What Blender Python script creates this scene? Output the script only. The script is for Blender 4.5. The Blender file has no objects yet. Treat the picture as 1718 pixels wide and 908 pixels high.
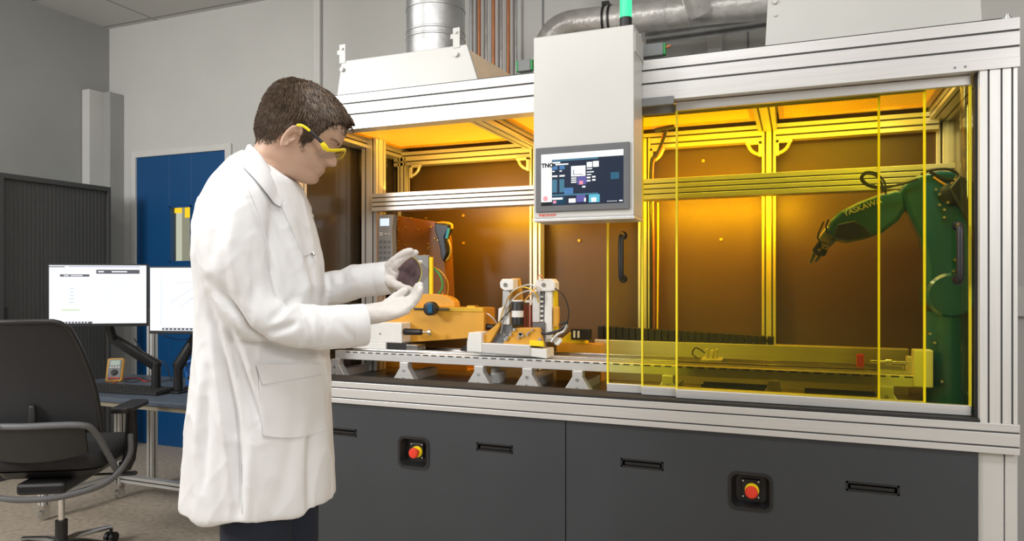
import bpy, bmesh, math, random
from mathutils import Vector, Matrix, noise
random.seed(7)
S = bpy.context.scene
COL = S.collection
PI = math.pi

# ------------------------------------------------------------------ camera
YAW = math.radians(21.9); FPX = 1190.0; EYE = 1.33; HOR = 470.0
ca, sa = math.cos(YAW), math.sin(YAW)
cam_d = bpy.data.cameras.new('camera'); cam = bpy.data.objects.new('camera', cam_d); COL.objects.link(cam)
cam.location = (0, 0, EYE); cam.rotation_euler = (PI/2, 0, YAW)
cam_d.sensor_width = 36; cam_d.lens = 36*FPX/1718; cam_d.shift_y = (HOR-454)/1718
cam_d.clip_start = .05
S.camera = cam

# ------------------------------------------------------------------ world and room light
w = bpy.data.worlds.new('world'); S.world = w; w.use_nodes = True
w.node_tree.nodes['Background'].inputs[0].default_value = (.9, .95, 1, 1)
w.node_tree.nodes['Background'].inputs[1].default_value = .3
def area(name, loc, target, sx, sy, power, color=(1, 1, 1), spread=None):
    l = bpy.data.lights.new(name, 'AREA'); l.shape = 'RECTANGLE'; l.size = sx; l.size_y = sy
    l.energy = power; l.color = color
    if spread: l.spread = math.radians(spread)
    o = bpy.data.objects.new(name, l); COL.objects.link(o); o.location = loc
    o.rotation_euler = (Vector(target)-Vector(loc)).to_track_quat('-Z', 'Y').to_euler()
    return o
area('softbox_left', (-4.2, -1.2, 2.75), (-2.2, 3.2, 1.2), 1.1, 1.1, 98, (1, .98, .95))
area('softbox_right', (2.9, -.9, 2.5), (-.4, 3.0, 1.1), 1.6, 1.4, 72, (1, .98, .96))
area('ceiling_light_a', (-1.0, .6, 3.36), (-1.0, .6, 0), 2.4, .5, 44, (1, .99, .97))
area('ceiling_light_b', (-3.4, 1.9, 3.36), (-3.4, 1.9, 0), 1.6, .5, 12, (1, .99, .97))
S.view_settings.view_transform = 'Standard'; S.view_settings.look = 'None'
S.view_settings.gamma = 1; S.view_settings.use_curve_mapping = False
S.view_settings.exposure = .3

# ------------------------------------------------------------------ measuring helpers: a sight line met with a plane of the room
def PY(px, py, Y):
    t = (px-859)/FPX; d = Y/(ca+t*sa); return Vector((d*(-sa+t*ca), Y, EYE-(py-HOR)/FPX*d))
def PX(px, py, X):
    t = (px-859)/FPX; d = X/(-sa+t*ca); return Vector((X, d*(ca+t*sa), EYE-(py-HOR)/FPX*d))
def PD(px, py, d):
    t = (px-859)/FPX; return Vector((d*(-sa+t*ca), d*(ca+t*sa), EYE-(py-HOR)/FPX*d))
def PZ(px, py, Z): return PD(px, py, (EYE-Z)*FPX/(py-HOR))

# ------------------------------------------------------------------ materials
def mat(name, col, rough=.5, metal=0, var=.06, nscale=12, bump=0, bscale=60, coat=0, emit=0, emit_col=None, stretch=None, spec=None, trans=0):
    m = bpy.data.materials.new(name); m.use_nodes = True
    nt = m.node_tree; b = nt.nodes['Principled BSDF']; N = nt.nodes.new; L = nt.links.new
    b.inputs['Roughness'].default_value = rough; b.inputs['Metallic'].default_value = metal
    if coat: b.inputs['Coat Weight'].default_value = coat; b.inputs['Coat Roughness'].default_value = .08
    if spec is not None: b.inputs['Specular IOR Level'].default_value = spec
    tc = N('ShaderNodeTexCoord'); mp = N('ShaderNodeMapping'); L(tc.outputs['Object'], mp.inputs[0])
    if stretch: mp.inputs['Scale'].default_value = stretch
    n = N('ShaderNodeTexNoise'); n.inputs['Scale'].default_value = nscale; n.inputs['Detail'].default_value = 4
    L(mp.outputs[0], n.inputs[0])
    r = N('ShaderNodeValToRGB'); c = Vector(col[:3])
    lo = [max(0, x*(1-var)) for x in c]; hi = [min(1, x*(1+var)) for x in c]
    r.color_ramp.elements[0].color = (*lo, 1); r.color_ramp.elements[1].color = (*hi, 1)
    r.color_ramp.elements[0].position = .3; r.color_ramp.elements[1].position = .7
    L(n.outputs[0], r.inputs[0]); L(r.outputs[0], b.inputs['Base Color'])
    if bump:
        n2 = N('ShaderNodeTexNoise'); n2.inputs['Scale'].default_value = bscale; n2.inputs['Detail'].default_value = 3
        L(mp.outputs[0], n2.inputs[0]); bp = N('ShaderNodeBump'); bp.inputs['Strength'].default_value = bump
        bp.inputs['Distance'].default_value = .01; L(n2.outputs[0], bp.inputs['Height']); L(bp.outputs[0], b.inputs['Normal'])
    if emit:
        b.inputs['Emission Color'].default_value = (*(emit_col or col)[:3], 1); b.inputs['Emission Strength'].default_value = emit
    return m
def tint(name, col, gloss=.06, rough=.02, ior=1.45):
    """clear tinted sheet: tinted transmission plus a fresnel reflection"""
    m = bpy.data.materials.new(name); m.use_nodes = True; nt = m.node_tree; nt.nodes.clear(); N = nt.nodes.new; L = nt.links.new
    o = N('ShaderNodeOutputMaterial'); t = N('ShaderNodeBsdfTransparent'); g = N('ShaderNodeBsdfGlossy'); x = N('ShaderNodeMixShader')
    g.inputs['Roughness'].default_value = rough
    ge = N('ShaderNodeNewGeometry'); mx = N('ShaderNodeMixRGB'); mx.inputs[1].default_value = (*col, 1); mx.inputs[2].default_value = (1, 1, 1, 1)
    L(ge.outputs['Backfacing'], mx.inputs[0])
    n = N('ShaderNodeTexNoise'); n.inputs['Scale'].default_value = 1.3; tc = N('ShaderNodeTexCoord'); L(tc.outputs['Object'], n.inputs[0])
    m2 = N('ShaderNodeMixRGB'); m2.blend_type = 'MULTIPLY'; m2.inputs[0].default_value = .03; L(mx.outputs[0], m2.inputs[1]); L(n.outputs[0], m2.inputs[2]); L(m2.outputs[0], t.inputs[0])
    lw = N('ShaderNodeLayerWeight'); lw.inputs[0].default_value = .5
    def mt(op, a, b):
        q = N('ShaderNodeMath'); q.operation = op
        for i, v in enumerate((a, b)):
            if isinstance(v, (int, float)): q.inputs[i].default_value = v
            else: L(v, q.inputs[i])
        return q.outputs[0]
    fr = mt('ADD', mt('MULTIPLY', mt('POWER', lw.outputs['Facing'], 5), 1-gloss), gloss)      # facing = 1 - cos
    fr = mt('MULTIPLY', fr, mt('SUBTRACT', 1, ge.outputs['Backfacing']))
    L(fr, x.inputs[0]); L(t.outputs[0], x.inputs[1]); L(g.outputs[0], x.inputs[2]); L(x.outputs[0], o.inputs[0])
    return m
def glow(name, col, s=1):
    m = bpy.data.materials.new(name); m.use_nodes = True; b = m.node_tree.nodes['Principled BSDF']
    b.inputs['Base Color'].default_value = (*[c*.1 for c in col], 1); b.inputs['Emission Color'].default_value = (*col, 1)
    b.inputs['Emission Strength'].default_value = s; b.inputs['Roughness'].default_value = .3
    return m
M = {}
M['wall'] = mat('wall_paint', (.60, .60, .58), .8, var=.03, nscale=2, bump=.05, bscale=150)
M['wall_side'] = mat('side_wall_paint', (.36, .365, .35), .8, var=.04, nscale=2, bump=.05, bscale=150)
M['trim'] = mat('trim_paint', (.66, .66, .64), .6, var=.02)
M['alu'] = mat('brushed_aluminium', (.72, .72, .715), .38, .55, var=.05, nscale=6, stretch=(.4, 20, 20))
M['alu_v'] = mat('brushed_aluminium_upright', (.80, .80, .79), .38, .55, var=.05, nscale=6, stretch=(20, 20, .4))
M['slot'] = mat('dark_slot', (.05, .05, .05), .6)
M['sheet'] = mat('white_sheet_metal', (.60, .60, .58), .42, .15, var=.03, nscale=3)
M['steel'] = mat('galvanised_steel', (.52, .53, .54), .35, .75, var=.18, nscale=9, bump=.15, bscale=25)
M['foil'] = mat('duct_foil', (.68, .67, .65), .33, .5, var=.15, nscale=15, bump=.4, bscale=30)
M['char'] = mat('charcoal_panel', (.041, .046, .053), .5, var=.05, nscale=4, bump=.02, bscale=300)
M['black'] = mat('black_plastic', (.014, .014, .015), .42, var=.1)
M['black_soft'] = mat('black_rubber', (.02, .02, .021), .7, var=.1)
M['grey'] = mat('grey_plastic', (.22, .23, .24), .5)
M['midgrey'] = mat('mid_grey_plastic', (.13, .135, .145), .5)
M['white'] = mat('white_plastic', (.78, .78, .76), .45, var=.03)
M['red'] = mat('red_plastic', (.75, .045, .02), .35)
M['yellow'] = mat('yellow_plastic', (.92, .72, .01), .4)
M['orange'] = mat('orange_lacquer', (.68, .34, .035), .42, var=.06)
M['gold'] = mat('golden_metal', (.75, .45, .05), .35, .6, var=.15)
M['copper'] = mat('copper_pipe', (.62, .25, .12), .4, .7, var=.12)
M['blue_door'] = mat('blue_door_paint', (.003, .072, .225), .45, var=.04, nscale=3)
M['tambour'] = mat('dark_grey_tambour', (.055, .056, .054), .55, var=.05)
M['desk'] = mat('blue_grey_worktop', (.075, .095, .125), .45, var=.1, nscale=40)
M['chrome'] = mat('polished_metal', (.7, .7, .7), .18, 1)
M['green'] = mat('green_plastic', (.02, .35, .08), .4)
M['robot'] = mat('blue_robot_paint', (.010, .095, .205), .25, var=.08, nscale=8, coat=.4)
M['robot_dark'] = mat('dark_robot_metal', (.02, .025, .035), .35, .3)
M['amber_wall'] = mat('amber_back_panel', (.080, .046, .014), .42, var=.12, nscale=1.6)
M['smoke_wall'] = mat('smoked_side_panel', (.042, .034, .024), .25, var=.12, nscale=1.6, coat=.3)
M['amber_box'] = mat('amber_cabinet_panel', (.26, .10, .015), .25, var=.12, nscale=3, coat=.4)
M['pane'] = tint('yellow_laser_glass', (.995, .97, .38), .03)
M['pane_edge'] = mat('bright_yellow_glass_edge', (.90, .76, .03), .35, var=.03)
M['clear'] = tint('clear_glass', (.93, .95, .95), .06)
M['deck'] = mat('machine_deck', (.20, .19, .17), .3, .5, var=.3, nscale=5)

# ------------------------------------------------------------------ mesh builder
class MB:
    def __init__(s): s.v = []; s.f = []; s.m = []; s.k = []
    def add(s, vs, fs, mi=0, T=None):
        o = len(s.v); s.k.append((o, len(s.f)))
        s.v += [Vector(T @ Vector(v)) if T is not None else Vector(v) for v in vs]
        s.f += [tuple(i+o for i in f) for f in fs]; s.m += [mi]*len(fs); return s
    def box(s, a, b, mi=0, T=None):
        x0, y0, z0 = a; x1, y1, z1 = b
        x0, x1 = min(x0, x1), max(x0, x1); y0, y1 = min(y0, y1), max(y0, y1); z0, z1 = min(z0, z1), max(z0, z1)
        v = [(x0,y0,z0),(x1,y0,z0),(x1,y1,z0),(x0,y1,z0),(x0,y0,z1),(x1,y0,z1),(x1,y1,z1),(x0,y1,z1)]
        return s.add(v, [(0,3,2,1),(4,5,6,7),(0,1,5,4),(1,2,6,5),(2,3,7,6),(3,0,4,7)], mi, T)
    def cbox(s, c, size, mi=0, T=None):
        return s.box([c[i]-size[i]/2 for i in range(3)], [c[i]+size[i]/2 for i in range(3)], mi, T)
    def prism(s, poly, axis, a, b, mi=0, T=None):
        """poly in the two remaining axes (in xyz order), extruded along axis from a to b"""
        n = len(poly); vs = []
        for t in (a, b):
            for p in poly:
                q = list(p); q.insert(axis, t); vs.append(tuple(q))
        fs = [tuple(range(n)), tuple(range(2*n-1, n-1, -1))]+[(i, i+n, (i+1) % n+n, (i+1) % n) for i in range(n)]
        return s.add(vs, fs, mi, T)
    def loft(s, rings, mi=0, cap=True, closed=False, T=None):
        n = len(rings[0]); vs = [p for r in rings for p in r]; fs = []
        R = len(rings)
        for i in range(R if closed else R-1):
            j = (i+1) % R
            for k in range(n):
                l = (k+1) % n; fs.append((i*n+k, i*n+l, j*n+l, j*n+k))
        if cap and not closed: fs += [tuple(range(n-1, -1, -1)), tuple((R-1)*n+k for k in range(n))]
        return s.add(vs, fs, mi, T)
    def tube(s, pts, r, n=10, mi=0, round_ends=False, flat=None, T=None, closed=False):
        """swept circle; r number or list; flat=(a,b) makes the section an ellipse"""
        P = [Vector(p) for p in pts]; k = len(P); rr = list(r) if hasattr(r, '__len__') else [r]*k
        if round_ends:
            d0 = (P[0]-P[1]).normalized(); d1 = (P[-1]-P[-2]).normalized(); a0, a1 = rr[0], rr[-1]
            pre = [(P[0]+d0*a0*math.sin(t), a0*math.cos(t)) for t in (1.45, 1.1, .7, .35)]
            post = [(P[-1]+d1*a1*math.sin(t), a1*math.cos(t)) for t in (.35, .7, 1.1, 1.45)]
            P = [p for p, _ in pre]+P+[p for p, _ in post]; rr = [q for _, q in pre]+rr+[q for _, q in post]; k = len(P)
        up = None; rings = []
        for i in range(k):
            if closed: t = P[(i+1) % k]-P[i-1]
            else: t = P[min(i+1, k-1)]-P[max(i-1, 0)]
            if t.length < 1e-9: t = Vector((0, 0, 1))
            t.normalize()
            if up is None:
                up = Vector((0, 0, 1)) if abs(t.z) < .9 else Vector((1, 0, 0))
            up = (up-t*up.dot(t)); up.normalize(); sd = t.cross(up)
            fa, fb = flat or (1, 1)
            rings.append([P[i]+(sd*math.cos(a)*fa+up*math.sin(a)*fb)*rr[i] for a in [2*PI*j/n for j in range(n)]])
        return s.loft(rings, mi, True, closed, T)
    def cyl(s, a, b, r, n=20, mi=0, r2=None, T=None):
        return s.tube([a, b], [r, r if r2 is None else r2], n, mi, T=T)
    def sphere(s, c, r, mi=0, n=14, sc=(1, 1, 1), T=None):
        c = Vector(c); rings = []
        for i in range(1, n):
            a = PI*i/n-PI/2
            rings.append([c+Vector((math.cos(a)*math.cos(t)*r*sc[0], math.cos(a)*math.sin(t)*r*sc[1], math.sin(a)*r*sc[2])) for t in [2*PI*j/(2*n) for j in range(2*n)]])
        return s.loft(rings, mi, True, False, T)
    def build_each(s, name, mats, parent=None, **k):
        """one object per added shape"""
        for a, c, d, e in s.cuts():
            q = MB(); q.v = s.v[a:c]; q.f = [tuple(i-a for i in f) for f in s.f[d:e]]; q.m = s.m[d:e]; q.build(name, mats, parent, **k)
    def cuts(s):
        out = []; k = s.k+[(len(s.v), len(s.f))]
        for i in range(len(k)-1): out.append((k[i][0], k[i+1][0], k[i][1], k[i+1][1]))
        return out
    def build(s, name, mats, parent=None, bevel=0, smooth=False, seg=2, sub=0):
        if isinstance(mats, str) and mats in ('alu', 'alu_v') and 1 in s.m: mats = [mats, 'slot']
        if mats == ['alu'] and 1 in s.m: mats = ['alu', 'slot']
        me = bpy.data.meshes.new(name)
        off = ORG.get(parent.name, Vector((0, 0, 0))) if parent else Vector((0, 0, 0))
        me.from_pydata([tuple(v-off) for v in s.v], [], s.f); me.update()
        bm = bmesh.new(); bm.from_mesh(me); bmesh.ops.recalc_face_normals(bm, faces=bm.faces[:]); bm.to_mesh(me); bm.free()
        for m in (mats if isinstance(mats, (list, tuple)) else [mats]): me.materials.append(M[m] if isinstance(m, str) else m)
        me.polygons.foreach_set('material_index', s.m)
        o = bpy.data.objects.new(name, me); COL.objects.link(o)
        if parent: o.parent = parent; ORG[o.name] = off
        if smooth:
            me.polygons.foreach_set('use_smooth', [True]*len(me.polygons)); me.set_sharp_from_angle(angle=math.radians(40 if smooth is True else smooth))
        if bevel:
            b = o.modifiers.new('bevel', 'BEVEL'); b.width = bevel; b.segments = seg; b.limit_method = 'ANGLE'; b.angle_limit = math.radians(35)
            b.harden_normals = False
        if sub:
            q = o.modifiers.new('sub', 'SUBSURF'); q.levels = sub; q.render_levels = sub
        return o
ORG = {}
def tag(o, label=None, cat=None, group=None, kind=None):
    if label: o['label'] = label
    if cat: o['category'] = cat
    if group: o['group'] = group
    if kind: o['kind'] = kind
    return o
def thing(name, loc, label, cat, group=None):
    e = bpy.data.objects.new(name, None); COL.objects.link(e); e.location = loc; e.empty_display_size = .05
    ORG[e.name] = Vector(loc); return tag(e, label, cat, group)
def struct(o): o['kind'] = 'structure'; return o
def arc(c, r, a0, a1, n, ax='xz', y=0):
    out = []
    for i in range(n+1):
        a = math.radians(a0+(a1-a0)*i/n); u, v = r*math.cos(a), r*math.sin(a)
        out.append((c[0]+u, c[1], c[2]+v) if ax == 'xz' else ((c[0]+u, c[1]+v, c[2]) if ax == 'xy' else (c[0], c[1]+u, c[2]+v)))
    return out
def rrect(x0, x1, z0, z1, r, n=5):
    out = []
    for cx, cz, a in ((x1-r, z1-r, 0), (x0+r, z1-r, 90), (x0+r, z0+r, 180), (x1-r, z0+r, 270)):
        for i in range(n+1):
            t = math.radians(a+90*i/n); out.append((cx+r*math.cos(t), cz+r*math.sin(t)))
    return out
def curve_pts(P, n=8):
    """Catmull-Rom through points"""
    P = [Vector(p) for p in P]; Q = [P[0]*2-P[1]]+P+[P[-1]*2-P[-2]]; out = []
    for i in range(1, len(Q)-2):
        for k in range(n):
            t = k/n; a, b, c, d = Q[i-1:i+3]
            out.append(.5*((2*b)+(c-a)*t+(2*a-5*b+4*c-d)*t*t+(3*b-a-3*c+d)*t**3))
    out.append(P[-1]); return out
def lerp(xs, ys, x):
    if x <= xs[0]: return ys[0]
    for i in range(1, len(xs)):
        if x <= xs[i]:
            t = (x-xs[i-1])/(xs[i]-xs[i-1]); return ys[i-1]+(ys[i]-ys[i-1])*t
    return ys[-1]
def smooth_lerp(pts, x):
    """Catmull-Rom through sorted (x, y) pairs"""
    if x <= pts[0][0]: return pts[0][1]
    if x >= pts[-1][0]: return pts[-1][1]
    for i in range(1, len(pts)):
        if x <= pts[i][0]:
            x0, y0 = pts[i-1]; x1, y1 = pts[i]; h = x1-x0; t = (x-x0)/h
            m0 = (y1-pts[i-2][1])/(x1-pts[i-2][0]) if i > 1 else (y1-y0)/h
            m1 = (pts[i+1][1]-y0)/(pts[i+1][0]-x0) if i+1 < len(pts) else (y1-y0)/h
            return (2*t**3-3*t*t+1)*y0+(t**3-2*t*t+t)*h*m0+(-2*t**3+3*t*t)*y1+(t**3-t*t)*h*m1
def section(w, h, sw, sh, g=.008, dp=.009):
    """slotted aluminium extrusion outline, w by h about 0; sw, sh: slot centres along width / height"""
    P = []
    def side(L, slots, f):
        P.append(f(-L/2, 0))
        for c in slots:
            P.append(f(c-g/2, 0)); P.append(f(c-g/2, dp)); P.append(f(c+g/2, dp)); P.append(f(c+g/2, 0))
    side(w, sw, lambda t, d: (t, -h/2+d)); side(h, sh, lambda t, d: (w/2-d, t))
    side(w, [-c for c in sw][::-1], lambda t, d: (-t, h/2-d)); side(h, [-c for c in sh][::-1], lambda t, d: (-w/2+d, -t))
    return P
def beam(mb, axis, c, a, b, w, h, sw, sh, g=.008, mi=0):
    """c = centre in the two other axes"""
    mb.prism([(x+c[0], y+c[1]) for x, y in section(w, h, sw, sh, g)], axis, a, b, mi)
    e = .001
    def strip(u0, u1, v0, v1): mb.prism([(c[0]+u0, c[1]+v0), (c[0]+u1, c[1]+v0), (c[0]+u1, c[1]+v1), (c[0]+u0, c[1]+v1)], axis, a+.002, b-.002, 1)  # dark filler strips put the shade of the slots into colour
    for t in sw:
        for s_ in (-1, 1): strip(t-g/2+e/4, t+g/2-e/4, s_*(h/2-.0088), s_*(h/2-.0022))
    for t in sh:
        for s_ in (-1, 1): strip(s_*(w/2-.0088), s_*(w/2-.0022), t-g/2+e/4, t+g/2-e/4)
def text(name, body, size, loc, rot, m, parent, ex=.0006, align='LEFT', bold=.02):
    cu = bpy.data.curves.new(name, 'FONT'); cu.body = body; cu.size = size; cu.extrude = ex; cu.align_x = align; cu.offset = size*bold
    t = bpy.data.objects.new(name+'_src', cu); COL.objects.link(t)
    me = bpy.data.meshes.new_from_object(t.evaluated_get(bpy.context.evaluated_depsgraph_get())); bpy.data.objects.remove(t); bpy.data.curves.remove(cu)
    o = bpy.data.objects.new(name, me); COL.objects.link(o); me.materials.clear(); me.materials.append(M[m] if isinstance(m, str) else m)
    o.rotation_euler = rot
    if parent: o.parent = parent; o.location = Vector(loc)-ORG.get(parent.name, Vector((0, 0, 0)))
    else: o.location = loc
    return o

# ================================================================== ROOM
XL, XR, YB, YN, CZ = -5.34, 3.2, 4.25, -3.2, 3.43
m = mat('floor_linoleum', (.44, .375, .30), .55, var=.22, nscale=35, bump=.03, bscale=200); M['floor'] = m
m = mat('ceiling_tile', (.62, .62, .60), .9, var=.04, nscale=60)
nt = m.node_tree; bt = nt.nodes.new('ShaderNodeTexBrick'); tc = nt.nodes.new('ShaderNodeTexCoord'); nt.links.new(tc.outputs['Object'], bt.inputs[0])
bt.offset = 0; bt.inputs['Scale'].default_value = 1; bt.inputs['Brick Width'].default_value = 1.2; bt.inputs['Row Height'].default_value = .6
bt.inputs['Mortar Size'].default_value = .012; bt.inputs['Color1'].default_value = (.66, .66, .64, 1); bt.inputs['Color2'].default_value = (.63, .63, .61, 1)
bt.inputs['Mortar'].default_value = (.36, .36, .35, 1); nt.links.new(bt.outputs[0], nt.nodes['Principled BSDF'].inputs['Base Color']); M['ceil'] = m
b = MB(); b.box((XL-.1, YN-.1, -.1), (XR+.1, YB+.1, 0)); struct(b.build('floor', 'floor'))
b = MB(); b.box((XL-.1, YN-.1, CZ), (XR+.1, YB+.1, CZ+.1)); struct(b.build('ceiling', 'ceil'))
DX0, DX1, DZ = -5.02, -4.06, 2.33
b = MB(); b.box((XL-.1, YB, 0), (DX0, YB+.1, CZ)); b.box((DX1, YB, 0), (XR+.1, YB+.1, CZ)); b.box((DX0, YB, DZ), (DX1, YB+.1, CZ)); b.box((DX0, YB+.08, 0), (DX1, YB+.1, DZ))
struct(b.build('wall_back', 'wall'))
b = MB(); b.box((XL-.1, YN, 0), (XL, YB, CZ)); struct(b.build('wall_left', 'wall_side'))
b = MB(); b.box((XR, YN, 0), (XR+.1, YB, CZ)); struct(b.build('wall_right', 'wall'))
b = MB(); b.box((XL, YN-.1, 0), (XR, YN, CZ)); struct(b.build('wall_front', 'wall'))
# vertical trunking in the corner and joint strips of the wall panels
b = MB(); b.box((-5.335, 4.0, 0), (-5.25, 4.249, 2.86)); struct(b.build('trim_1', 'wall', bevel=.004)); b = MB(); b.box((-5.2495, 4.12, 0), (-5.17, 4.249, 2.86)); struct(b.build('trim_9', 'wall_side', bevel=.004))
b = MB(); x = PY(535, 100, YB).x; b.box((x-.03, YB-.03, 0), (x+.03, YB, CZ)); struct(b.build('trim_2', 'trim', bevel=.004))
x = PY(911, 50, YB).x; b = MB(); b.box((x-.006, YB-.004, 0), (x+.006, YB, CZ)); struct(b.build('trim_3', 'grey'))
x = PY(1200, 60, YB).x; b = MB(); b.box((x-.04, YB-.05, 0), (x+.04, YB, CZ)); struct(b.build('trim_4', 'trim', bevel=.004))
x = PY(1255, 60, YB).x; b = MB(); b.box((x-.005, YB-.004, 0), (x+.005, YB, CZ)); struct(b.build('trim_6', 'grey'))
# blue door with a narrow window
d = MB(); W0, W1, WZ0, WZ1 = PY(285, 350, YB).x, PY(322, 350, YB).x, 1.47, 1.92
for bx in (((DX0, YB-.005, 0), (W0, YB+.045, DZ)), ((W1, YB-.005, 0), (DX1-.02, YB+.045, DZ)), ((W0, YB-.005, 0), (W1, YB+.045, WZ0)), ((W0, YB-.005, WZ1), (W1, YB+.045, DZ))): d.box(*bx)
door = struct(d.build('door_1', 'blue_door', bevel=.002))
f = MB()
f.box((DX0-.05, YB-.02, 0), (DX0, YB, DZ+.05)); f.box((DX1-.02, YB-.02, 0), (DX1+.04, YB, DZ+.05)); f.box((DX0, YB-.02, DZ), (DX1-.02, YB, DZ+.05))
struct(f.build('trim_5', 'trim', bevel=.003))
w_ = MB(); w_.box((W0, YB+.02, WZ0), (W1, YB+.025, WZ1)); w_.build('window_pane', 'clear', door)
w_ = MB()
for a, c in (((W0, YB-.008, WZ0), (W0+.012, YB+.02, WZ1)), ((W1-.012, YB-.008, WZ0), (W1, YB+.02, WZ1)), ((W0, YB-.008, WZ0), (W1, YB+.02, WZ0+.012)), ((W0, YB-.008, WZ1-.012), (W1, YB+.02, WZ1))): w_.box(a, c)
w_.build('window_bead', 'blue_door', door)
# the lit corridor seen through the little window (back of the door niche)
w_ = MB(); w_.box((W0+.012, YB+.05, WZ0), (W0+.075, YB+.055, WZ1), 0); w_.box((W0+.075, YB+.05, WZ0), (W1-.055, YB+.055, WZ1), 1); w_.box((W1-.055, YB+.05, WZ0), (W1, YB+.055, WZ1), 0)
w_.box((W0, YB+.046, WZ1-.05), (W0+.075, YB+.05, WZ1-.01), 2); w_.box((W0+.11, YB+.046, WZ1-.09), (W1, YB+.05, WZ1-.01), 2)
o = w_.build('trim_7', [glow('corridor_light', (.55, .56, .42), .9), glow('corridor_shade', (.28, .27, .2), .9), glow('corridor_lamp', (1, .62, .02), 1)]); struct(o)
# wall outlet trunk at the right of the room, behind the machine
b = MB(); b.box((.9, 4.19, 1.15), (1.9, 4.249, 1.3)); struct(b.build('trim_8', 'trim', bevel=.003))

# ------------------------------------------------------------------ pipes on the back wall
for i, (px, pr_, mm, lab, zb) in enumerate([(803, .011, 'copper', 'copper pipe on the wall, nearest the left duct', 105), (827, .011, 'copper', 'copper pipe on the wall, middle one of three', 105), (852, .011, 'copper', 'copper pipe on the wall, nearest the control box', 105),
        (790, .013, 'steel', 'grey steel pipe on the wall right behind the wide round duct', 105), (815, .008, 'steel', 'grey steel pipe between the first and middle copper pipes', 105), (840, .008, 'steel', 'grey steel pipe between the middle and last copper pipes', 105), (865, .008, 'steel', 'grey steel pipe right of the last copper pipe', 105)]):
    p = PY(px, 60, 4.19); b = MB(); b.cyl((p.x, 4.2, .3), (p.x, 4.2, 3.429), pr_, 12, 0)
    o = b.build('wall_pipe', mm, smooth=True); tag(o, lab, 'pipe', 'vertical pipes on the back wall')
    c = MB()
    for z in (1.2, 2.6, 3.2): c.box((p.x-.02, 4.19-.004, z), (p.x+.02, 4.249, z+.02))
    c.build_each('pipe_clip', 'steel', o)

# ------------------------------------------------------------------ tambour cabinets along the left wall
def tambour(y0, y1, lab):
    c = thing('tambour_cabinet', (-5.1, (y0+y1)/2, 0), lab, 'cabinet', 'dark grey cabinets along the left wall')
    x0, x1, zt = -5.33, -4.87, 2.04
    b = MB(); t = .022
    b.box((x0, y0, .0), (x1, y0+t, zt)); b.box((x0, y1-t, 0), (x1, y1, zt)); b.box((x0, y0+t, zt-.035), (x1, y1-t, zt)); b.box((x0, y0+t, 0), (x1, y1-t, .07)); b.box((x0, y0+t, .07), (x0+.02, y1-t, zt-.035))
    b.build('cabinet_body', 'tambour', c, bevel=.002)
    n = 26; poly = [(x1-.05, y0+t)]
    w0, w1 = y0+t, y1-t
    for i in range(n):
        a = w0+(w1-w0)*i/n; e = w0+(w1-w0)*(i+1)/n; poly += [(x1-.030, a), (x1-.026, a+.004), (x1-.026, e-.004), (x1-.030, e)]
    poly.append((x1-.05, w1))
    s = MB(); s.prism(poly, 2, .07, zt-.035); sh = s.build('roller_shutter', 'tambour', c)
    h = MB(); h.box((x1-.024, y0+t, .9), (x1-.012, y0+t+.03, 1.15)); h.build('shutter_handle', 'black', sh)
tambour(3.08, 3.89, 'dark grey tambour cabinet at the end of the row by the blue door')
tambour(2.26, 3.07, 'dark grey tambour cabinet cut by the left edge of the photo')

# ================================================================== THE MACHINE
MX0, MX1, MY0, MY1 = -2.18, .635, 2.60, 3.60
# ---- base cabinet
bc = thing('machine_base_cabinet', (-.8, 3.1, 0), 'long charcoal base cabinet under the laser work cell', 'cabinet')
BX0, BX1 = -2.14, .526
def hole_panel(mb, x0, x1, z0, z1, holes, y0, y1, mi=0):
    """front board with rectangular holes (x0,x1,z0,z1) sorted by x, not overlapping"""
    xs = x0
    for hx0, hx1, hz0, hz1 in holes:
        mb.box((xs, y0, z0), (hx0, y1, z1), mi); mb.box((hx0, y0, z0), (hx1, y1, hz0), mi); mb.box((hx0, y0, hz1), (hx1, y1, z1), mi); xs = hx1
    mb.box((xs, y0, z0), (x1, y1, z1), mi)
b = MB(); b.box((BX0, 2.66, .06), (BX1, 3.56, .775)); b.box((BX0+.03, 2.72, .0), (BX1-.03, 3.5, .06)); b.build('cabinet_body', 'char', bc)
ES = [(-1.497, .603), (-.152, .589)]
SL = [(-1.86, .662), (-1.127, .656), (-.533, .648), (.2305, .643)]
for x0, x1 in ((BX0, -.830), (-.826, BX1)):
    hs = sorted([(ex-.076, ex+.076, ez-.068, ez+.068) for ex, ez in ES if x0 < ex < x1]+[(sx-.079, sx+.079, sz-.016, sz+.016) for sx, sz in SL if x0 < sx < x1])
    b = MB(); hole_panel(b, x0, x1, .07, .790, hs, 2.615, 2.655); pn = b.build('cabinet_door', 'char', bc)
    for sx, sz in SL:
        if x0 < sx < x1:
            g = MB(); g.box((sx-.079, 2.648, sz-.016), (sx+.079, 2.6545, sz+.016), 0)
            g.prism([(2.613, sz-.016), (2.619, sz-.016), (2.619, sz-.010), (2.613, sz-.010)], 0, sx-.079, sx+.079, 1)
            g.prism([(2.613, sz+.010), (2.619, sz+.010), (2.619, sz+.016), (2.613, sz+.016)], 0, sx-.079, sx+.079, 1)
            g.box((sx-.079, 2.613, sz-.016), (sx-.073, 2.619, sz+.016), 1); g.box((sx+.073, 2.613, sz-.016), (sx+.079, 2.619, sz+.016), 1)
            g.box((sx-.065, 2.620, sz-.008), (sx+.065, 2.628, sz+.003), 1)
            g.build('slot_handle', ['black', 'black'], pn)
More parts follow.
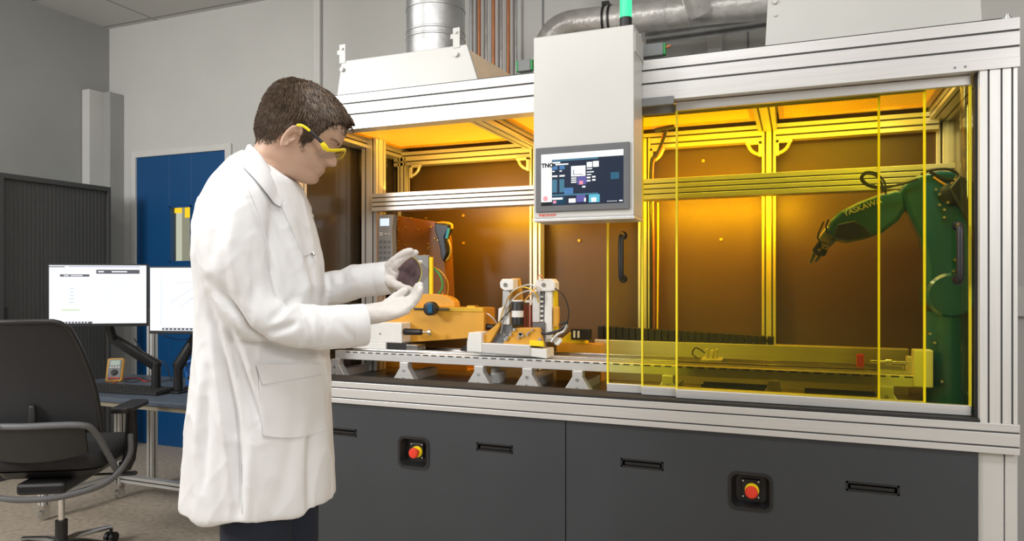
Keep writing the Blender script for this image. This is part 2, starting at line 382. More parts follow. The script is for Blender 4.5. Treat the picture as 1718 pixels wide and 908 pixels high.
for ex, ez in ES:
    o = rrect(ex-.074, ex+.074, ez-.067, ez+.067, .028, 6); i_ = rrect(ex-.064, ex+.064, ez-.057, ez+.057, .022, 6); k = rrect(ex-.05, ex+.05, ez-.045, ez+.045, .015, 6)
    e = MB()
    sq = rrect(ex-.0762, ex+.0762, ez-.0682, ez+.0682, .0005, 6)
    e.loft([[(x, 2.6145, z) for x, z in sq], [(x, 2.6145, z) for x, z in o]], 1, False); e.loft([[(x, 2.6145, z) for x, z in o], [(x, 2.611, z) for x, z in o], [(x, 2.612, z) for x, z in i_], [(x, 2.652, z) for x, z in k]], 0, False)
    e.add([(x, 2.652, z) for x, z in k], [tuple(range(len(k)))], 0)
    r = e.build('emergency_stop', ['black', 'char'], bc)
    e = MB(); e.box((ex-.031, 2.640, ez-.031), (ex+.031, 2.651, ez+.035)); e.build('switch_plate', 'black', r, bevel=.003)
    e = MB()
    for a in (-.026, .026):
        for c in (-.025, .03): e.cyl((ex+a, 2.6405, ez+c), (ex+a, 2.638, ez+c), .003, 10)
    e.build_each('screw', 'chrome', r)
    e = MB(); e.cyl((ex+.004, 2.640, ez), (ex+.004, 2.634, ez), .024, 24); e.build('yellow_ring', 'yellow', r, smooth=True)
    e = MB(); e.tube([(ex+.004, 2.636, ez), (ex+.004, 2.618, ez), (ex+.004, 2.613, ez), (ex+.004, 2.604, ez), (ex+.004, 2.599, ez), (ex+.004, 2.597, ez)], [.012, .013, .021, .022, .018, .006], 24); e.build('red_button', 'red', r, smooth=True)

# ---- enclosure frame
en = thing('laser_work_cell', (-.8, 3.1, .79), 'large aluminium laser work cell with yellow glass sliding doors', 'machine')
b = MB(); beam(b, 0, (2.64, 2.063), MX0, MX1, .08, .150, [], [-.013, .036], .006); b.box((MX0, 2.598, 1.985), (MX1, 2.6, 2.017)); b.build('top_front_beam', ['alu'], en, bevel=.0015)
b = MB(); b.box((MX0+.03, 2.63, 2.138), (MX1-.04, 2.70, 2.150)); b.build('top_seal', 'slot', en)
b = MB(); beam(b, 0, (2.64, .838), MX0, MX1, .08, .094, [], [-.024, .02], .005); b.build('bottom_front_beam', 'alu', en, bevel=.0015)
def vpost(x, y, z0, z1, w=.08, dpt=.08, parent=en, name='upright_post', sl=None, g=.008):
    sl = sl if sl is not None else [-w/4, w/4]
    b = MB(); beam(b, 2, (x, y), z0, z1, w, dpt, sl, [-dpt/4, dpt/4], g); return b.build(name, 'alu_v', parent, bevel=.0012)
vpost(.580, 2.645, .885, 1.987, .10, .08, sl=[-.026, .008, .036], g=.005)
vpost(MX0+.04, 2.645, .885, 1.987)
vpost(MX1-.04, 3.55, .79, 2.137); vpost(MX0+.04, 3.55, .79, 2.137)
vpost(-2.04, 3.15, .865, 2.06, .09, .09)
for x in (-1.255, -.69, -.120): vpost(x, 3.47, .865, 2.02, .06, .06)
vpost(-2.05, 3.47, 1.765, 2.02, .05, .05)
# white lower leg at the right end
b = MB(); b.box((.530, 2.63, .0), (.60, 3.55, .79), 0); b.box((.602, 2.625, .0), (.635, 3.55, .79), 0); b.build('end_leg_panel', 'sheet', en, bevel=.003)
# beams in depth and rear header
b = MB(); b.box((MX0, 2.69, 2.11), (MX1, 3.6, 2.137)); b.build('roof_plate', 'sheet', en)
for x in (-2.09, -1.27, -.125, .56):
    b = MB(); beam(b, 1, (x, 2.05), 2.681, 3.59, .08, .08, [-.02, .02], [-.02, .02]); b.build('roof_cross_beam', 'alu', en)
b = MB(); beam(b, 0, (3.475, 2.005), MX0+.08, MX1-.08, .06, .075, [-.015], [-.016, .016]); b.build('rear_header_beam', 'alu', en)
b = MB(); beam(b, 0, (3.10, 1.722), -1.994, MX1-.09, .08, .088, [-.02, .02], [-.022, 0, .022], .005); b.build('middle_rear_beam', 'alu', en, bevel=.001)
# brackets at header / post joints
for x in (-2.02, -1.255, -.69, -.120):
    for sgn in (-1, 1):
        if x < -2 and sgn < 0: continue
        b = MB(); c = (x+sgn*.030, 3.435, 1.965)
        P = [(c[0]+sgn*.060*math.sin(t)*1.0, c[1]+.0, c[2]-.060*math.cos(t)) for t in [PI/2*i/6 for i in range(7)]]
        b.tube([(p[0], p[1], p[2]) for p in P], .009, 8); b.box((c[0], c[1]-.01, c[2]-.07), (c[0]+sgn*.014, c[1]+.01, c[2])); b.box((c[0], c[1]-.01, c[2]-.014), (c[0]+sgn*.07, c[1]+.01, c[2]))
        b.build('corner_bracket', 'alu', en, bevel=.002)
# amber roof panels; emission stands in for room light coming through
M['amber_panel'] = mat('amber_panel_glow', (.85, .42, .02), .5, var=.05, emit=.42, emit_col=(1, .50, .03))
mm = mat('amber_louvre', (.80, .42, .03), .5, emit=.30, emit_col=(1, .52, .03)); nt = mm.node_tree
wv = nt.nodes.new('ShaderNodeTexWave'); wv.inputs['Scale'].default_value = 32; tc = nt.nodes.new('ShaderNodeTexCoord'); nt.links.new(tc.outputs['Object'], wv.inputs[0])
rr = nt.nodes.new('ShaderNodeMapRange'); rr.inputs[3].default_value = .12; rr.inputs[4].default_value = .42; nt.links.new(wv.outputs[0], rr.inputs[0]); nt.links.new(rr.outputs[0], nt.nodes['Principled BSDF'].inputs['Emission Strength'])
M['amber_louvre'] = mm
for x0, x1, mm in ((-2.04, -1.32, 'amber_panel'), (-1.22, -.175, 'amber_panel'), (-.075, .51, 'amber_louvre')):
    b = MB(); b.box((x0+.02, 2.74, 2.062), (x1-.02, 3.38, 2.07)); p_ = b.build('amber_roof_panel', mm, en)
    b = MB()
    for q in (((x0, 2.72, 2.052), (x1, 2.74, 2.075)), ((x0, 3.38, 2.052), (x1, 3.40, 2.075)), ((x0, 2.74, 2.052), (x0+.02, 3.38, 2.075)), ((x1-.02, 2.74, 2.052), (x1, 3.38, 2.075))): b.box(*q)
    b.build('panel_frame', 'gold', p_)
# walls of the cell
b = MB(); b.box((-2.1, 3.53, .86), (-1.255, 3.54, 2.11)); b.build('rear_panel', 'amber_wall', en)
b = MB(); b.box((-1.255, 3.53, .86), (-.12, 3.54, 2.11)); b.build('rear_panel', 'amber_wall', en)
b = MB(); b.box((-.12, 3.53, .86), (.60, 3.54, 2.11)); b.build('rear_panel', 'amber_wall', en)
b = MB(); b.box((-2.13, 2.69, .86), (-2.12, 3.51, 2.08)); b.build('side_panel', 'smoke_wall', en)
b = MB(); b.box((.60, 2.69, .86), (.61, 3.51, 2.08)); b.build('side_panel', 'smoke_wall', en)
b = MB(); b.box((MX0+.08, 2.69, .83), (MX1-.035, 3.53, .862)); b.build('work_deck', 'deck', en)
b = MB(); b.box((MX0+.08, 2.60, .886), (.530, 2.735, .894)); b.build('door_track', 'black_soft', en)
# hexagon bolt heads on the rear panels
b = MB()
for px, py in ((778, 362), (778, 408), (972, 404), (1210, 402), (1300, 402), (1180, 270)): 
    p = PY(px, py, 3.53); b.cyl((p.x, 3.53, p.z), (p.x, 3.522, p.z), .008, 6)
b.build_each('bolt_head', 'gold', en)
# lamps below the middle beam, shining on the rear wall
M['tube'] = glow('lamp_tube', (1, .62, .05), 3)
for x0, x1 in ((-1.60, -1.27), (-.66, .02)):
    b = MB(); b.box((x0, 3.141, 1.70), (x1, 3.165, 1.73)); ll = b.build('strip_lamp', 'black', en)
    b = MB(); b.cyl((x0+.02, 3.16, 1.692), (x1-.02, 3.16, 1.692), .007, 8); b.build('lamp_tube', 'tube', ll)
    area('strip_lamp_light', ((x0+x1)/2, 3.18, 1.69), ((x0+x1)/2, 3.5, 1.66), x1-x0, .02, 6.5*(x1-x0)/.5, (1, .50, .02))
area('cell_fill_left', (-1.68, 3.05, 2.045), (-1.68, 3.2, .9), .6, .5, 3.2, (1, .53, .07))  # amber lights added under the roof panels to tint the interior orange
area('cell_fill_mid', (-.70, 3.05, 2.045), (-.70, 3.2, .9), .9, .5, 4.0, (1, .52, .05))
area('cell_fill_right', (.2, 3.05, 2.045), (.2, 3.2, .9), .5, .5, 3.0, (1, .64, .15))
area('cell_fill_front', (0, 2.76, 2.04), (0, 3.1, 1.72), .95, .05, 3.0, (1, .97, .9))  # white fill added to brighten the middle beam, no fixture there
# amber fill from below, added to light the roof beams
area('cell_upfill', (-.9, 3.2, 1.80), (-.9, 3.25, 2.1), 2.2, .08, 3.2, (1, .60, .06))

# ---- sliding doors
def sliding_door(x0, x1, y, lab, handle=None, top=False):
    z0, z1 = .896, 1.972
    b = MB(); b.box((x0+.007, y-.003, z0+.02), (x1-.007, y+.003, z1)); d = b.build('sliding_door', 'pane', en)
    e = MB(); e.box((x0, y-.005, z0+.02), (x0+.007, y+.005, z1)); e.box((x1-.007, y-.005, z0+.02), (x1, y+.005, z1)); e.build('pane_edge', 'pane_edge', d)
    r = MB(); r.box((x0+.002, y-.011, z0), (x1-.002, y+.011, z0+.032)); r.build('bottom_rail', 'alu', d, bevel=.002)
    r = MB(); r.box((x0+.002, y-.010, z1-.018), (x1-.002, y+.010, 1.985)); r.build('top_rail', 'alu' if top else 'grey', d, bevel=.002)
    if handle is not None:
        hx, hz0, hz1, r_ = handle; yy = y-.003
        P = curve_pts([(hx, yy, hz1), (hx, yy-.025, hz1), (hx, yy-.038, hz1-.014), (hx, yy-.040, (hz0+hz1)/2), (hx, yy-.038, hz0+.014), (hx, yy-.025, hz0), (hx, yy, hz0)], 5)
        h = MB(); h.tube(P, r_, 12); h.cyl((hx, yy, hz1), (hx, yy-.006, hz1), r_*1.5, 14); h.cyl((hx, yy, hz0), (hx, yy-.006, hz0), r_*1.5, 14); h.build('door_handle', 'black', d, smooth=True)
    return d
hA = PY(1044, 395, 2.69); hA2 = PY(1044, 468, 2.69); hC = PY(1607, 380, 2.65); hC2 = PY(1607, 470, 2.65)
sliding_door(-.690, .262, 2.712, '', (hA.x, hA2.z, hA.z, .011))
sliding_door(-.549, .394, 2.685, '')
sliding_door(-.416, .518, 2.658, '', (hC.x, hC2.z, hC.z, .011), True)
b = MB(); b.cyl((.49, 2.644, 2.0), (.49, 2.597, 2.0), .004, 10); b.cyl((.462, 2.644, 2.0), (.462, 2.597, 2.0), .004, 10); b.build_each('screw', 'grey', en)
b = MB(); b.box((.523, 2.63, .89), (.532, 2.66, 1.985)); b.build('door_seal', 'black_soft', en)
b = MB(); b.box((-.545, 2.586, 1.965), (-.413, 2.60, 1.995)); b.build('header_clamp', 'grey', en, bevel=.002)
# upright clear strip curtain at the right end
b = MB()
pts = [(.545+.032*math.cos(t), 2.80+.032*math.sin(t)) for t in [2*PI*i/20 for i in range(20)]]
b.loft([[(x, y, .87) for x, y in pts], [(x, y, 2.0) for x, y in pts]], 0); b.build('clear_tube', 'clear', en, smooth=True)

# ---- safety switches on top of the beam
for px0, px1, lab in ((866, 893, 'grey safety switch on the frame left of the control box'), (1072, 1116, 'grey safety switch on the frame right of the control box')):
    x0, x1 = PY(px0, 110, 2.6).x, PY(px1, 110, 2.6).x
    sw = thing('safety_switch', ((x0+x1)/2, 2.62, 2.15), lab, 'switch', 'safety switches on the top beam')
    b = MB(); b.box((x0+.008, 2.598, 2.151), (x1-.008, 2.63, 2.196)); b.build('switch_body', 'grey', sw, bevel=.003)
    b = MB(); b.box((x0, 2.600, 2.153), (x0+.0078, 2.628, 2.194)); b.box((x1-.0078, 2.600, 2.153), (x1, 2.628, 2.194)); b.build_each('end_cap', 'green', sw, bevel=.002)
    b = MB(); b.cyl((x1, 2.614, 2.18), (x1+.018, 2.614, 2.185), .005, 10); b.build('cable_plug', 'copper', sw, smooth=True)

# ---- control box with touch screen
CX0, CX1, CY = -.900, -.528, 2.45
cb = thing('control_box', (-.714, 2.52, 1.545), 'tall pale grey control box with a touch screen hung in front of the cell', 'control panel')
b = MB(); b.box((CX0, CY, 1.555), (CX1, 2.596, 2.222)); b.build('housing', 'sheet', cb, bevel=.004)
b = MB(); b.box((CX0-.002, CY-.006, 1.543), (CX1+.004, 2.59, 1.554)); b.build('bottom_lip', 'alu', cb, bevel=.002)
b = MB(); b.box((CX1, CY+.01, 2.13), (CX1+.004, 2.6, 2.20)); b.prism([(2.596, 2.15), (2.70, 2.15), (2.596, 2.235)], 0, CX1-.02, CX1-.005); b.build('side_gusset', 'sheet', cb)
b = MB(); b.box((-.888, CY-.010, 1.578), (-.541, CY, 1.812)); sc = b.build('touch_screen', 'midgrey', cb, bevel=.002)
sx0, sx1, sz0, sz1 = -.866, -.562, 1.600, 1.787
cols = {'w': (.85, .87, .88), 'n': (.010, .018, .040), 't': (.05, .16, .24), 'b': (.06, .17, .36), 'p': (.10, .09, .30), 'c': (.10, .42, .55), 'k': (.005, .005, .008), 'r': (.75, .05, .08), 'y': (.55, .6, .2), 'pk': (.8, .25, .35)}
keys = list(cols); mats_ = [glow('screen_'+k, cols[k], 1.0) for k in keys]
b = MB()
def ui(u0, u1, v0, v1, k, lay):
    """u from left 0..1, v from top 0..1"""
    y = CY-.010-.0004*lay
    b.box((sx0+(sx1-sx0)*u0, y-.0004, sz1-(sz1-sz0)*v1), (sx0+(sx1-sx0)*u1, y, sz1-(sz1-sz0)*v0), keys.index(k))
ui(0, 1, 0, 1, 'n', 0); ui(0, 1, 0, .115, 'w', 1); ui(0, .135, .115, .93, 'w', 1); ui(0, .135, .93, 1, 'k', 1)
ui(.14, .7, .12, .15, 't', 1); ui(.14, .24, .16, .19, 'w', 1); ui(.18, .34, .2, .225, 'w', 1)
for u in (.14, .23): ui(u, u+.065, .24, .31, 'b', 1); ui(u, u+.065, .42, .45, 'w', 1); ui(u, u+.03, .33, .35, 'w', 1); ui(u, u+.06, .5, .75, 't', 1)
ui(.375, .55, .26, .46, 'w', 1); ui(.565, .63, .2, .3, 'w', 1); ui(.64, .71, .19, .3, 'w', 1); ui(.565, .63, .32, .34, 'w', 1); ui(.565, .65, .38, .40, 'w', 1); ui(.565, .62, .43, .45, 'w', 1)
for q in (.48, .52, .56): ui(.375, .44, q, q+.022, 'w', 1)
for q in (.48, .54): ui(.565, .61, q, q+.03, 'w', 1); ui(.63, .67, q-.01, q+.02, 'w', 1)
ui(.45, .56, .47, .62, 'p', 1); ui(.475, .52, .55, .62, 'pk', 2); ui(.51, .55, .65, .68, 'w', 1)
ui(.29, .40, .67, .8, 'b', 1); ui(.14, .7, .79, .82, 't', 1); ui(.14, .27, .85, .89, 'w', 1); ui(.15, .19, .91, .96, 'pk', 1); ui(.14, .3, .84, .98, 't', 0)
ui(.345, .43, .88, .96, 'w', 1); ui(.44, .55, .82, .95, 'p', 1); ui(.535, .555, .88, .95, 'w', 2); ui(.59, .72, .82, .97, 'c', 1); ui(.62, .68, .88, .96, 'w', 2)
ui(.85, .95, .42, .55, 't', 0); ui(.95, .99, .945, .97, 'w', 1)
for q in range(6): ui(.81+q*.02, .822+q*.02, .955, .967, 'w', 1)
for q in (.27, .35, .43): ui(.108, .122, q, q+.025, 'y', 2)
ui(.40, .41, .33, .42, 't', 2); ui(.40, .52, .42, .43, 'n', 2)
b.build('display', mats_, sc)
text('lettering', 'TNO', .021, (sx0+.002, CY-.0115, sz1-.048), (PI/2, 0, 0), 'black', sc, .0002, bold=.06)
o = MB(); c = (sx0+.017, CY-.0112, sz0+.026); o.tube([(c[0]+.007*math.cos(t), c[1], c[2]+.007*math.sin(t)) for t in [2*PI*i/16 for i in range(16)]], .0016, 6, closed=True)
o.box((c[0]-.003, c[1]-.0005, c[2]-.003), (c[0]+.003, c[1], c[2]+.003)); o.build('logo', mats_[keys.index('r')], sc)
text('lettering', 'BECKHOFF', .0115, (-.868, CY-.0006, 1.5625), (PI/2, 0, 0), 'red', cb, .0004)
o = MB(); o.box((-.877, CY-.001, 1.563), (-.871, CY, 1.571)); o.build('logo', 'red', cb)
# ---- signal lamp
p = PY(1050, 42, 2.53)
sl = thing('signal_lamp', (p.x, 2.53, 2.222), 'green lit signal lamp standing on the control box', 'signal lamp')
b = MB(); b.cyl((p.x, 2.53, 2.222), (p.x, 2.53, 2.276), .022, 24); b.build('lamp_base', 'black', sl, smooth=True)
b = MB(); b.cyl((p.x, 2.53, 2.276), (p.x, 2.53, 2.345), .0215, 24); b.build('green_lens', glow('green_lens', (.05, .9, .35), 1.1), sl, smooth=True)
b = MB(); b.cyl((p.x, 2.53, 2.345), (p.x, 2.53, 2.357), .022, 24); b.build('lamp_cap', 'white', sl, smooth=True)

# ---- hoods on the roof
def hood(name, lab, quad, depth, ztop_back, bracket_px):
    pass
hl = thing('extraction_hood', (-1.5, 3.0, 2.137), 'white folded sheet metal extraction hood under the upright duct', 'extraction hood', 'extraction hoods')
yb = 2.72
A, B_, C_, D_ = PY(563, 160, yb), PY(806, 133, yb), PY(783, 76, yb), PY(573, 101, yb)
zt = (C_.z+D_.z)/2; zb = 2.137
A.z = zb; B_.z = zb; C_.z = D_.z = zt
E1, E2 = Vector((D_.x, 3.35, zt)), Vector((C_.x, 3.35, zt))
b = MB(); b.add([A, B_, C_, D_], [(0, 1, 2, 3)])
t = .012
b.add([A+Vector((0, t, 0)), B_+Vector((0, t, 0)), C_+Vector((0, t, 0)), D_+Vector((0, t, 0))], [(3, 2, 1, 0)])
b = MB(); b.prism([(v.x, v.z) for v in (A, B_, C_, D_)], 1, yb, yb+.014); b.build('front_sheet', 'sheet', hl, bevel=.003)
M['peach_reflection'] = mat('hood_side_reflection', (.92, .70, .48), .6)  # hood side sheet, with the warm wall reflection put into its colour
b = MB(); xw = B_.x+.26
b.add([(A.x+.02, yb+.014, zb), (B_.x-.01, yb+.014, zb), (C_.x-.01, yb+.014, zt-.01), (D_.x+.02, yb+.014, zt-.01), (A.x+.02, 3.4, zb), (xw, 3.4, zb), (C_.x+.03, 3.4, zt-.01), (D_.x+.02, 3.4, zt-.01)],
      [(0, 1, 2, 3), (4, 7, 6, 5), (0, 4, 5, 1), (1, 5, 6, 2), (2, 6, 7, 3), (3, 7, 4, 0)]); b.build('hood_side', 'peach_reflection', hl)
b = MB()
for px in (575, 766):
    p = PY(px, 100, yb); w_ = .016
    b.box((p.x-w_, yb-.003, zt-.01), (p.x+w_, yb+.0, zt+.075)); b.box((p.x-w_-.012, yb-.003, zt+.03), (p.x-w_, yb, zt+.05))
    b.cyl((p.x, yb-.004, zt-.04), (p.x, yb-.012, zt-.04), .010, 12); b.cyl((p.x, yb-.004, zt+.055), (p.x, yb-.01, zt+.055), .006, 10)
b.build_each('hanging_bracket', 'sheet', hl)
hr = thing('extraction_hood', (.1, 3.0, 2.137), 'wide pale grey extraction hood on the right end of the cell roof', 'extraction hood', 'extraction hoods')
yb = 2.80
x0, x1 = PY(1288, 75, yb).x, PY(1650, 60, yb).x
b = MB(); b.prism([(x0-.012, 2.137), (x1, 2.137), (x1-.02, 2.56), (x0+.01, 2.56)], 1, yb, yb+.014); b.build('front_sheet', 'sheet', hr, bevel=.003)
b = MB(); b.add([(x0+.005, yb+.014, 2.137), (x1-.01, yb+.014, 2.137), (x1-.03, yb+.014, 2.55), (x0+.03, yb+.014, 2.55), (x0+.005, 3.4, 2.137), (x1-.01, 3.4, 2.137), (x1-.03, 3.4, 2.55), (x0+.03, 3.4, 2.55)],
      [(0, 1, 2, 3), (4, 7, 6, 5), (0, 4, 5, 1), (1, 5, 6, 2), (2, 6, 7, 3), (3, 7, 4, 0)]); b.build('hood_side', 'sheet', hr)
b = MB(); b.cyl((x0+.025, yb-.001, 2.36), (x0+.025, yb-.010, 2.36), .009, 12); b.cyl((x0+.027, yb-.001, 2.31), (x0+.027, yb-.007, 2.31), .005, 10); b.box((x0+.0, yb-.004, 2.385), (x0+.09, yb, 2.56)); b.build_each('hanging_bracket', 'sheet', hr)
# lifting bolt at the right end
p = PY(1690, 25, 2.64); b = MB(); b.cyl((p.x, 2.64, 2.137), (p.x, 2.64, 2.152), .012, 12); b.cyl((p.x, 2.64, 2.152), (p.x, 2.64, 2.162), .007, 12); tag(b.build('bolt', 'steel', smooth=True), 'short steel bolt standing on the right end of the top beam', 'bolt')

# ---- ducts
def duct(name, pts, r, mm, lab, seams, clamps=(), grp='ventilation ducts'):
    b = MB(); b.tube(pts, r, 28); o = b.build(name, mm, smooth=True); tag(o, lab, 'duct', grp)
    s = MB()
    for a, c, rad, wd in seams:
        a, c = Vector(a), Vector(c); dd = (c-a).normalized(); s.tube([a, a+dd*wd*.2, a+dd*wd*.8, a+dd*wd], [rad, rad+.003, rad+.003, rad], 28)
    if seams: s.build_each('duct_seam', mm, o, smooth=True)
    return o
p = PY(731, 40, 3.05); zt = 2.33
duct('round_duct', [(p.x, 3.05, zt), (p.x, 3.05, 3.42)], .142, 'steel', 'wide upright galvanised round duct rising from the left hood', [((p.x, 3.05, z), (p.x, 3.05, z+1), .142, .012) for z in (2.335, 2.48, 2.51, 2.62, 2.90)])
P = [PY(x, y, 3.75) for x, y in ((918, 90), (922, 72), (934, 54), (955, 43), (990, 38), (1050, 32), (1110, 25), (1200, 14), (1290, 6), (1420, -8))]
dd = duct('foil_duct', curve_pts(P, 5), .078, 'foil', 'silver foil duct running along the wall above the control box', [(P[4]+(P[7]-P[4])*t, P[7], .078, .012) for t in (.15, .32, .62, .8)])
b = MB(); q = P[4]+(P[7]-P[4])*.12; d1 = (P[7]-P[4]).normalized(); b.tube([q, q+d1*.012], .083, 28); b.box((q.x-.01, q.y-.02, q.z+.08), (q.x+.03, q.y+.01, q.z+.10)); q2 = P[4]+(P[7]-P[4])*.17; b.tube([q2, q2+d1*.010], .083, 28); b.build('hose_clamp', 'black', dd)
P2 = [PY(1176, 20, 3.70), PY(1158, -20, 3.62), PY(1140, -70, 3.55)]
duct('branch_duct', curve_pts(P2, 4), .062, 'foil', 'short foil branch duct slanting down into the long wall duct', [])
P3 = [PY(1085, 62, 3.95), PY(1200, 46, 3.95), PY(1310, 30, 3.95), PY(1500, 3, 3.95)]
duct('lower_duct', P3, .045, 'steel', 'thin grey duct below the foil duct on the wall', [])

# ================================================================== INSIDE THE CELL
DK = .862
st = thing('linear_stage', (-.8, 2.98, DK), 'long aluminium linear stage on triangular feet inside the cell', 'machine stage')
b = MB(); b.box((-2.06, 2.845, .952), (.435, 2.885, .992)); b.build('front_rail', 'alu', st, bevel=.002)
b = MB(); b.box((-2.06, 3.10, .952), (.40, 3.14, .992)); b.build('rear_rail', 'alu', st, bevel=.002)
b = MB(); b.box((-2.06, 2.8855, .955), (.42, 3.0995, .984)); b.build('top_plate', 'steel', st)
b = MB(); b.box((-2.0, 2.900, .9845), (.38, 2.918, 1.004)); b.box((-2.0, 3.055, .9845), (.38, 3.073, 1.004)); b.build('guide_rail', 'chrome', st, bevel=.002)
b = MB()
for i in range(58):
    x = -2.0+i*.042; b.box((x, 2.8445, .984), (x+.026, 2.8475, .990))
b.build('rail_slots', 'slot', st)
for px in (565, 680, 805, 886, 970, 1121, 1240, 1298, 1487):
    x = PY(px, 630, 2.85).x; b = MB()
    if px == 1240: continue
    b.prism([(x-.022, .9515), (x+.022, .9515), (x+.022, .925), (x+.060, DK+.004), (x+.060, DK), (x-.060, DK), (x-.060, DK+.004), (x-.022, .925)], 1, 2.835, 2.875)
    b.box((x-.02, 2.875, DK), (x+.02, 3.13, .90))
    f_ = b.build('triangular_foot', 'alu', st, bevel=.002)
    s = MB(); s.cyl((x, 2.8348, .915), (x, 2.832, .915), .007, 12); s.cyl((x, 2.8348, .878), (x, 2.832, .878), .007, 12); s.build_each('bolt', 'steel', f_)
# end stop blocks at the right end
a, c = PY(1533, 592, 2.84), PY(1560, 640, 2.84)
b = MB(); b.box((a.x, 2.835, .955), (c.x+.01, 2.90, a.z+.01)); b.build('end_plate', 'white', st, bevel=.003)
a = PY(1522, 575, 3.0); b = MB(); b.box((a.x, 2.96, .9845), (a.x+.05, 3.04, 1.045)); b.build('end_block', 'white', st, bevel=.003)
a = PY(1443, 590, 2.97); b = MB(); b.box((a.x-.012, 2.95, 1.004), (a.x+.012, 2.99, 1.05)); b.build('red_block', 'red', st, bevel=.002)
b = MB(); a = PY(1460, 595, 2.97); b.cyl((a.x, 2.97, 1.025), (a.x+.16, 2.97, 1.025), .006, 10); b.cyl((a.x+.05, 2.97, 1.025), (a.x+.07, 2.97, 1.025), .013, 12); b.build('stop_screw', 'chrome', st, smooth=True)
a = PY(1195, 590, 2.98)
cs = MB(); cs.box((a.x-.04, 2.93, 1.0045), (a.x+.04, 3.03, 1.012)); cs.box((a.x-.025, 2.95, 1.012), (a.x-.017, 3.0, 1.05)); cs.box((a.x-.005, 2.95, 1.012), (a.x+.005, 3.0, 1.045)); cs.box((a.x+.014, 2.95, 1.012), (a.x+.022, 3.0, 1.05))
o = cs.build('sensor_carriage', 'white', bevel=.002); tag(o, 'small pale carriage with upright fins riding on the stage behind glass', 'carriage')
h = MB(); h.tube(curve_pts([(a.x-.02, 2.96, 1.03), (a.x-.06, 2.95, 1.055), (a.x-.075, 2.95, 1.03), (a.x-.05, 2.94, 1.012)], 5), .003, 6); h.build('cable', 'black', o)

# things on the deck below and behind the stage
for (px0, px1, py, Y, hh, mm, lab) in ((610, 790, 622, 3.32, .045, 'orange', 'orange channel lying on the deck below the left of the stage'),
        (1178, 1300, 640, 3.0, .045, 'black_soft', 'dark box on the deck below the stage, left of the two'),
        (1350, 1470, 648, 3.0, .040, 'black_soft', 'dark box on the deck below the stage, right of the two')):
    x0, x1 = PY(px0, py, Y).x, PY(px1, py, Y).x
    b = MB(); P = [(-.5, 0), (.5, 0), (.5, 1), (.42, 1), (.42, .15), (-.42, .15), (-.42, 1), (-.5, 1)]
    b.prism([(Y+u*.09, DK+v*hh) for u, v in P], 0, x0, x1); o = b.build('cable_channel', mm, bevel=.002); tag(o, lab, 'cable channel')
for px, lab in ((745, 'small white terminal block on the deck below the stage'),):
    pass
b = MB(); x = PY(838, 640, 2.98).x; b.box((x-.03, 2.95, DK), (x+.01, 3.02, DK+.05)); b.box((x-.03, 2.95, DK+.05), (x-.01, 3.02, DK+.07)); tag(b.build('terminal_block', 'white', bevel=.002), 'small white terminal block on the deck under the gripper', 'terminal block')
# long yellow rail beyond the stage
b = MB(); x0 = PY(1000, 575, 3.28).x
b.box((x0, 3.25, DK), (.42, 3.31, 1.05)); o = b.build('rail_box', 'alu', bevel=.003); tag(o, 'long metal rail box running behind the linear stage', 'rail box')
# black drag chain lying on a rail box
dc = thing('cable_chain', (-.3, 3.28, 1.05), 'black cable chain lying behind the stage on the rail box', 'cable chain')
x0, x1 = PY(1005, 545, 3.28).x, PY(1300, 560, 3.28).x; n = 26
for i in range(n):
    u = x0+(x1-x0)*i/n; z = 1.0505+.05*(1-i/n)*0; b = MB(); hgt = .062-.028*i/n
    b.box((u, 3.255, z), (u+(x1-x0)/n*.86, 3.305, z+hgt)); b.box((u-.004 if i else u, 3.262, z+.01), (u, 3.298, z+hgt*.6)); b.build('chain_link', 'black', dc, bevel=.002)
# yellow + black sensor head right of the gripper
sh = thing('sensor_unit', (-.93, 3.22, DK), 'yellow bracket with black sensor box right of the gripper', 'sensor')
a = PY(948, 545, 3.2); c = PY(1012, 580, 3.2)
b = MB(); b.box((a.x-.03, 3.16, DK), (c.x, 3.24, 1.035)); b.build('sensor_base', 'orange', sh, bevel=.003)
b = MB(); b.prism([(a.x-.03, 1.035), (a.x+.11, 1.035), (a.x+.09, 1.085), (a.x+.03, 1.085)], 1, 3.17, 3.23); b.build('sensor_bracket', 'yellow', sh, bevel=.003)
b = MB(); b.box((a.x+.05, 3.13, 1.055), (a.x+.14, 3.165, 1.105)); bx = b.build('sensor_box', 'black', sh, bevel=.003)
b = MB(); b.box((a.x+.062, 3.1285, 1.065), (a.x+.072, 3.13, 1.097)); b.box((a.x+.082, 3.1285, 1.065), (a.x+.092, 3.13, 1.097)); b.build_each('white_mark', 'white', bx)

# ---- orange dispensing machine at the left
om = thing('orange_gantry', (-1.70, 3.0, 1.0), 'orange machine block with black knob behind the gloved hands', 'machine')
Y = 2.95
a, c = PY(640, 517, Y), PY(812, 577, Y)
zt, zb = PY(760, 517, Y).z, PY(760, 577, Y).z
b = MB(); b.prism([(a.x, zb), (PY(690, 575, Y).x, zb), (c.x, zb+.035), (c.x, zt), (a.x, zt)], 1, Y, Y+.13); b.build('main_block', 'orange', om, bevel=.003)
b = MB(); b.box((a.x-.0, Y-.004, zt-.016), (c.x-.002, Y+.11, zt+.004)); b.build('top_strip', 'gold', om, bevel=.002)
x0, x1 = PY(682, 510, Y+.06).x, PY(768, 510, Y+.06).x; hz = .06
b = MB(); P = [(x0, zt+.004)]+[(x0+(x1-x0)*(.5-.5*math.cos(PI*i/12)), zt+.004+hz*math.sin(PI*i/12)**.7) for i in range(1, 12)]+[(x1, zt+.004)]
b.prism(P, 1, Y+.03, Y+.09); b.build('round_guard', 'orange', om, bevel=.003)
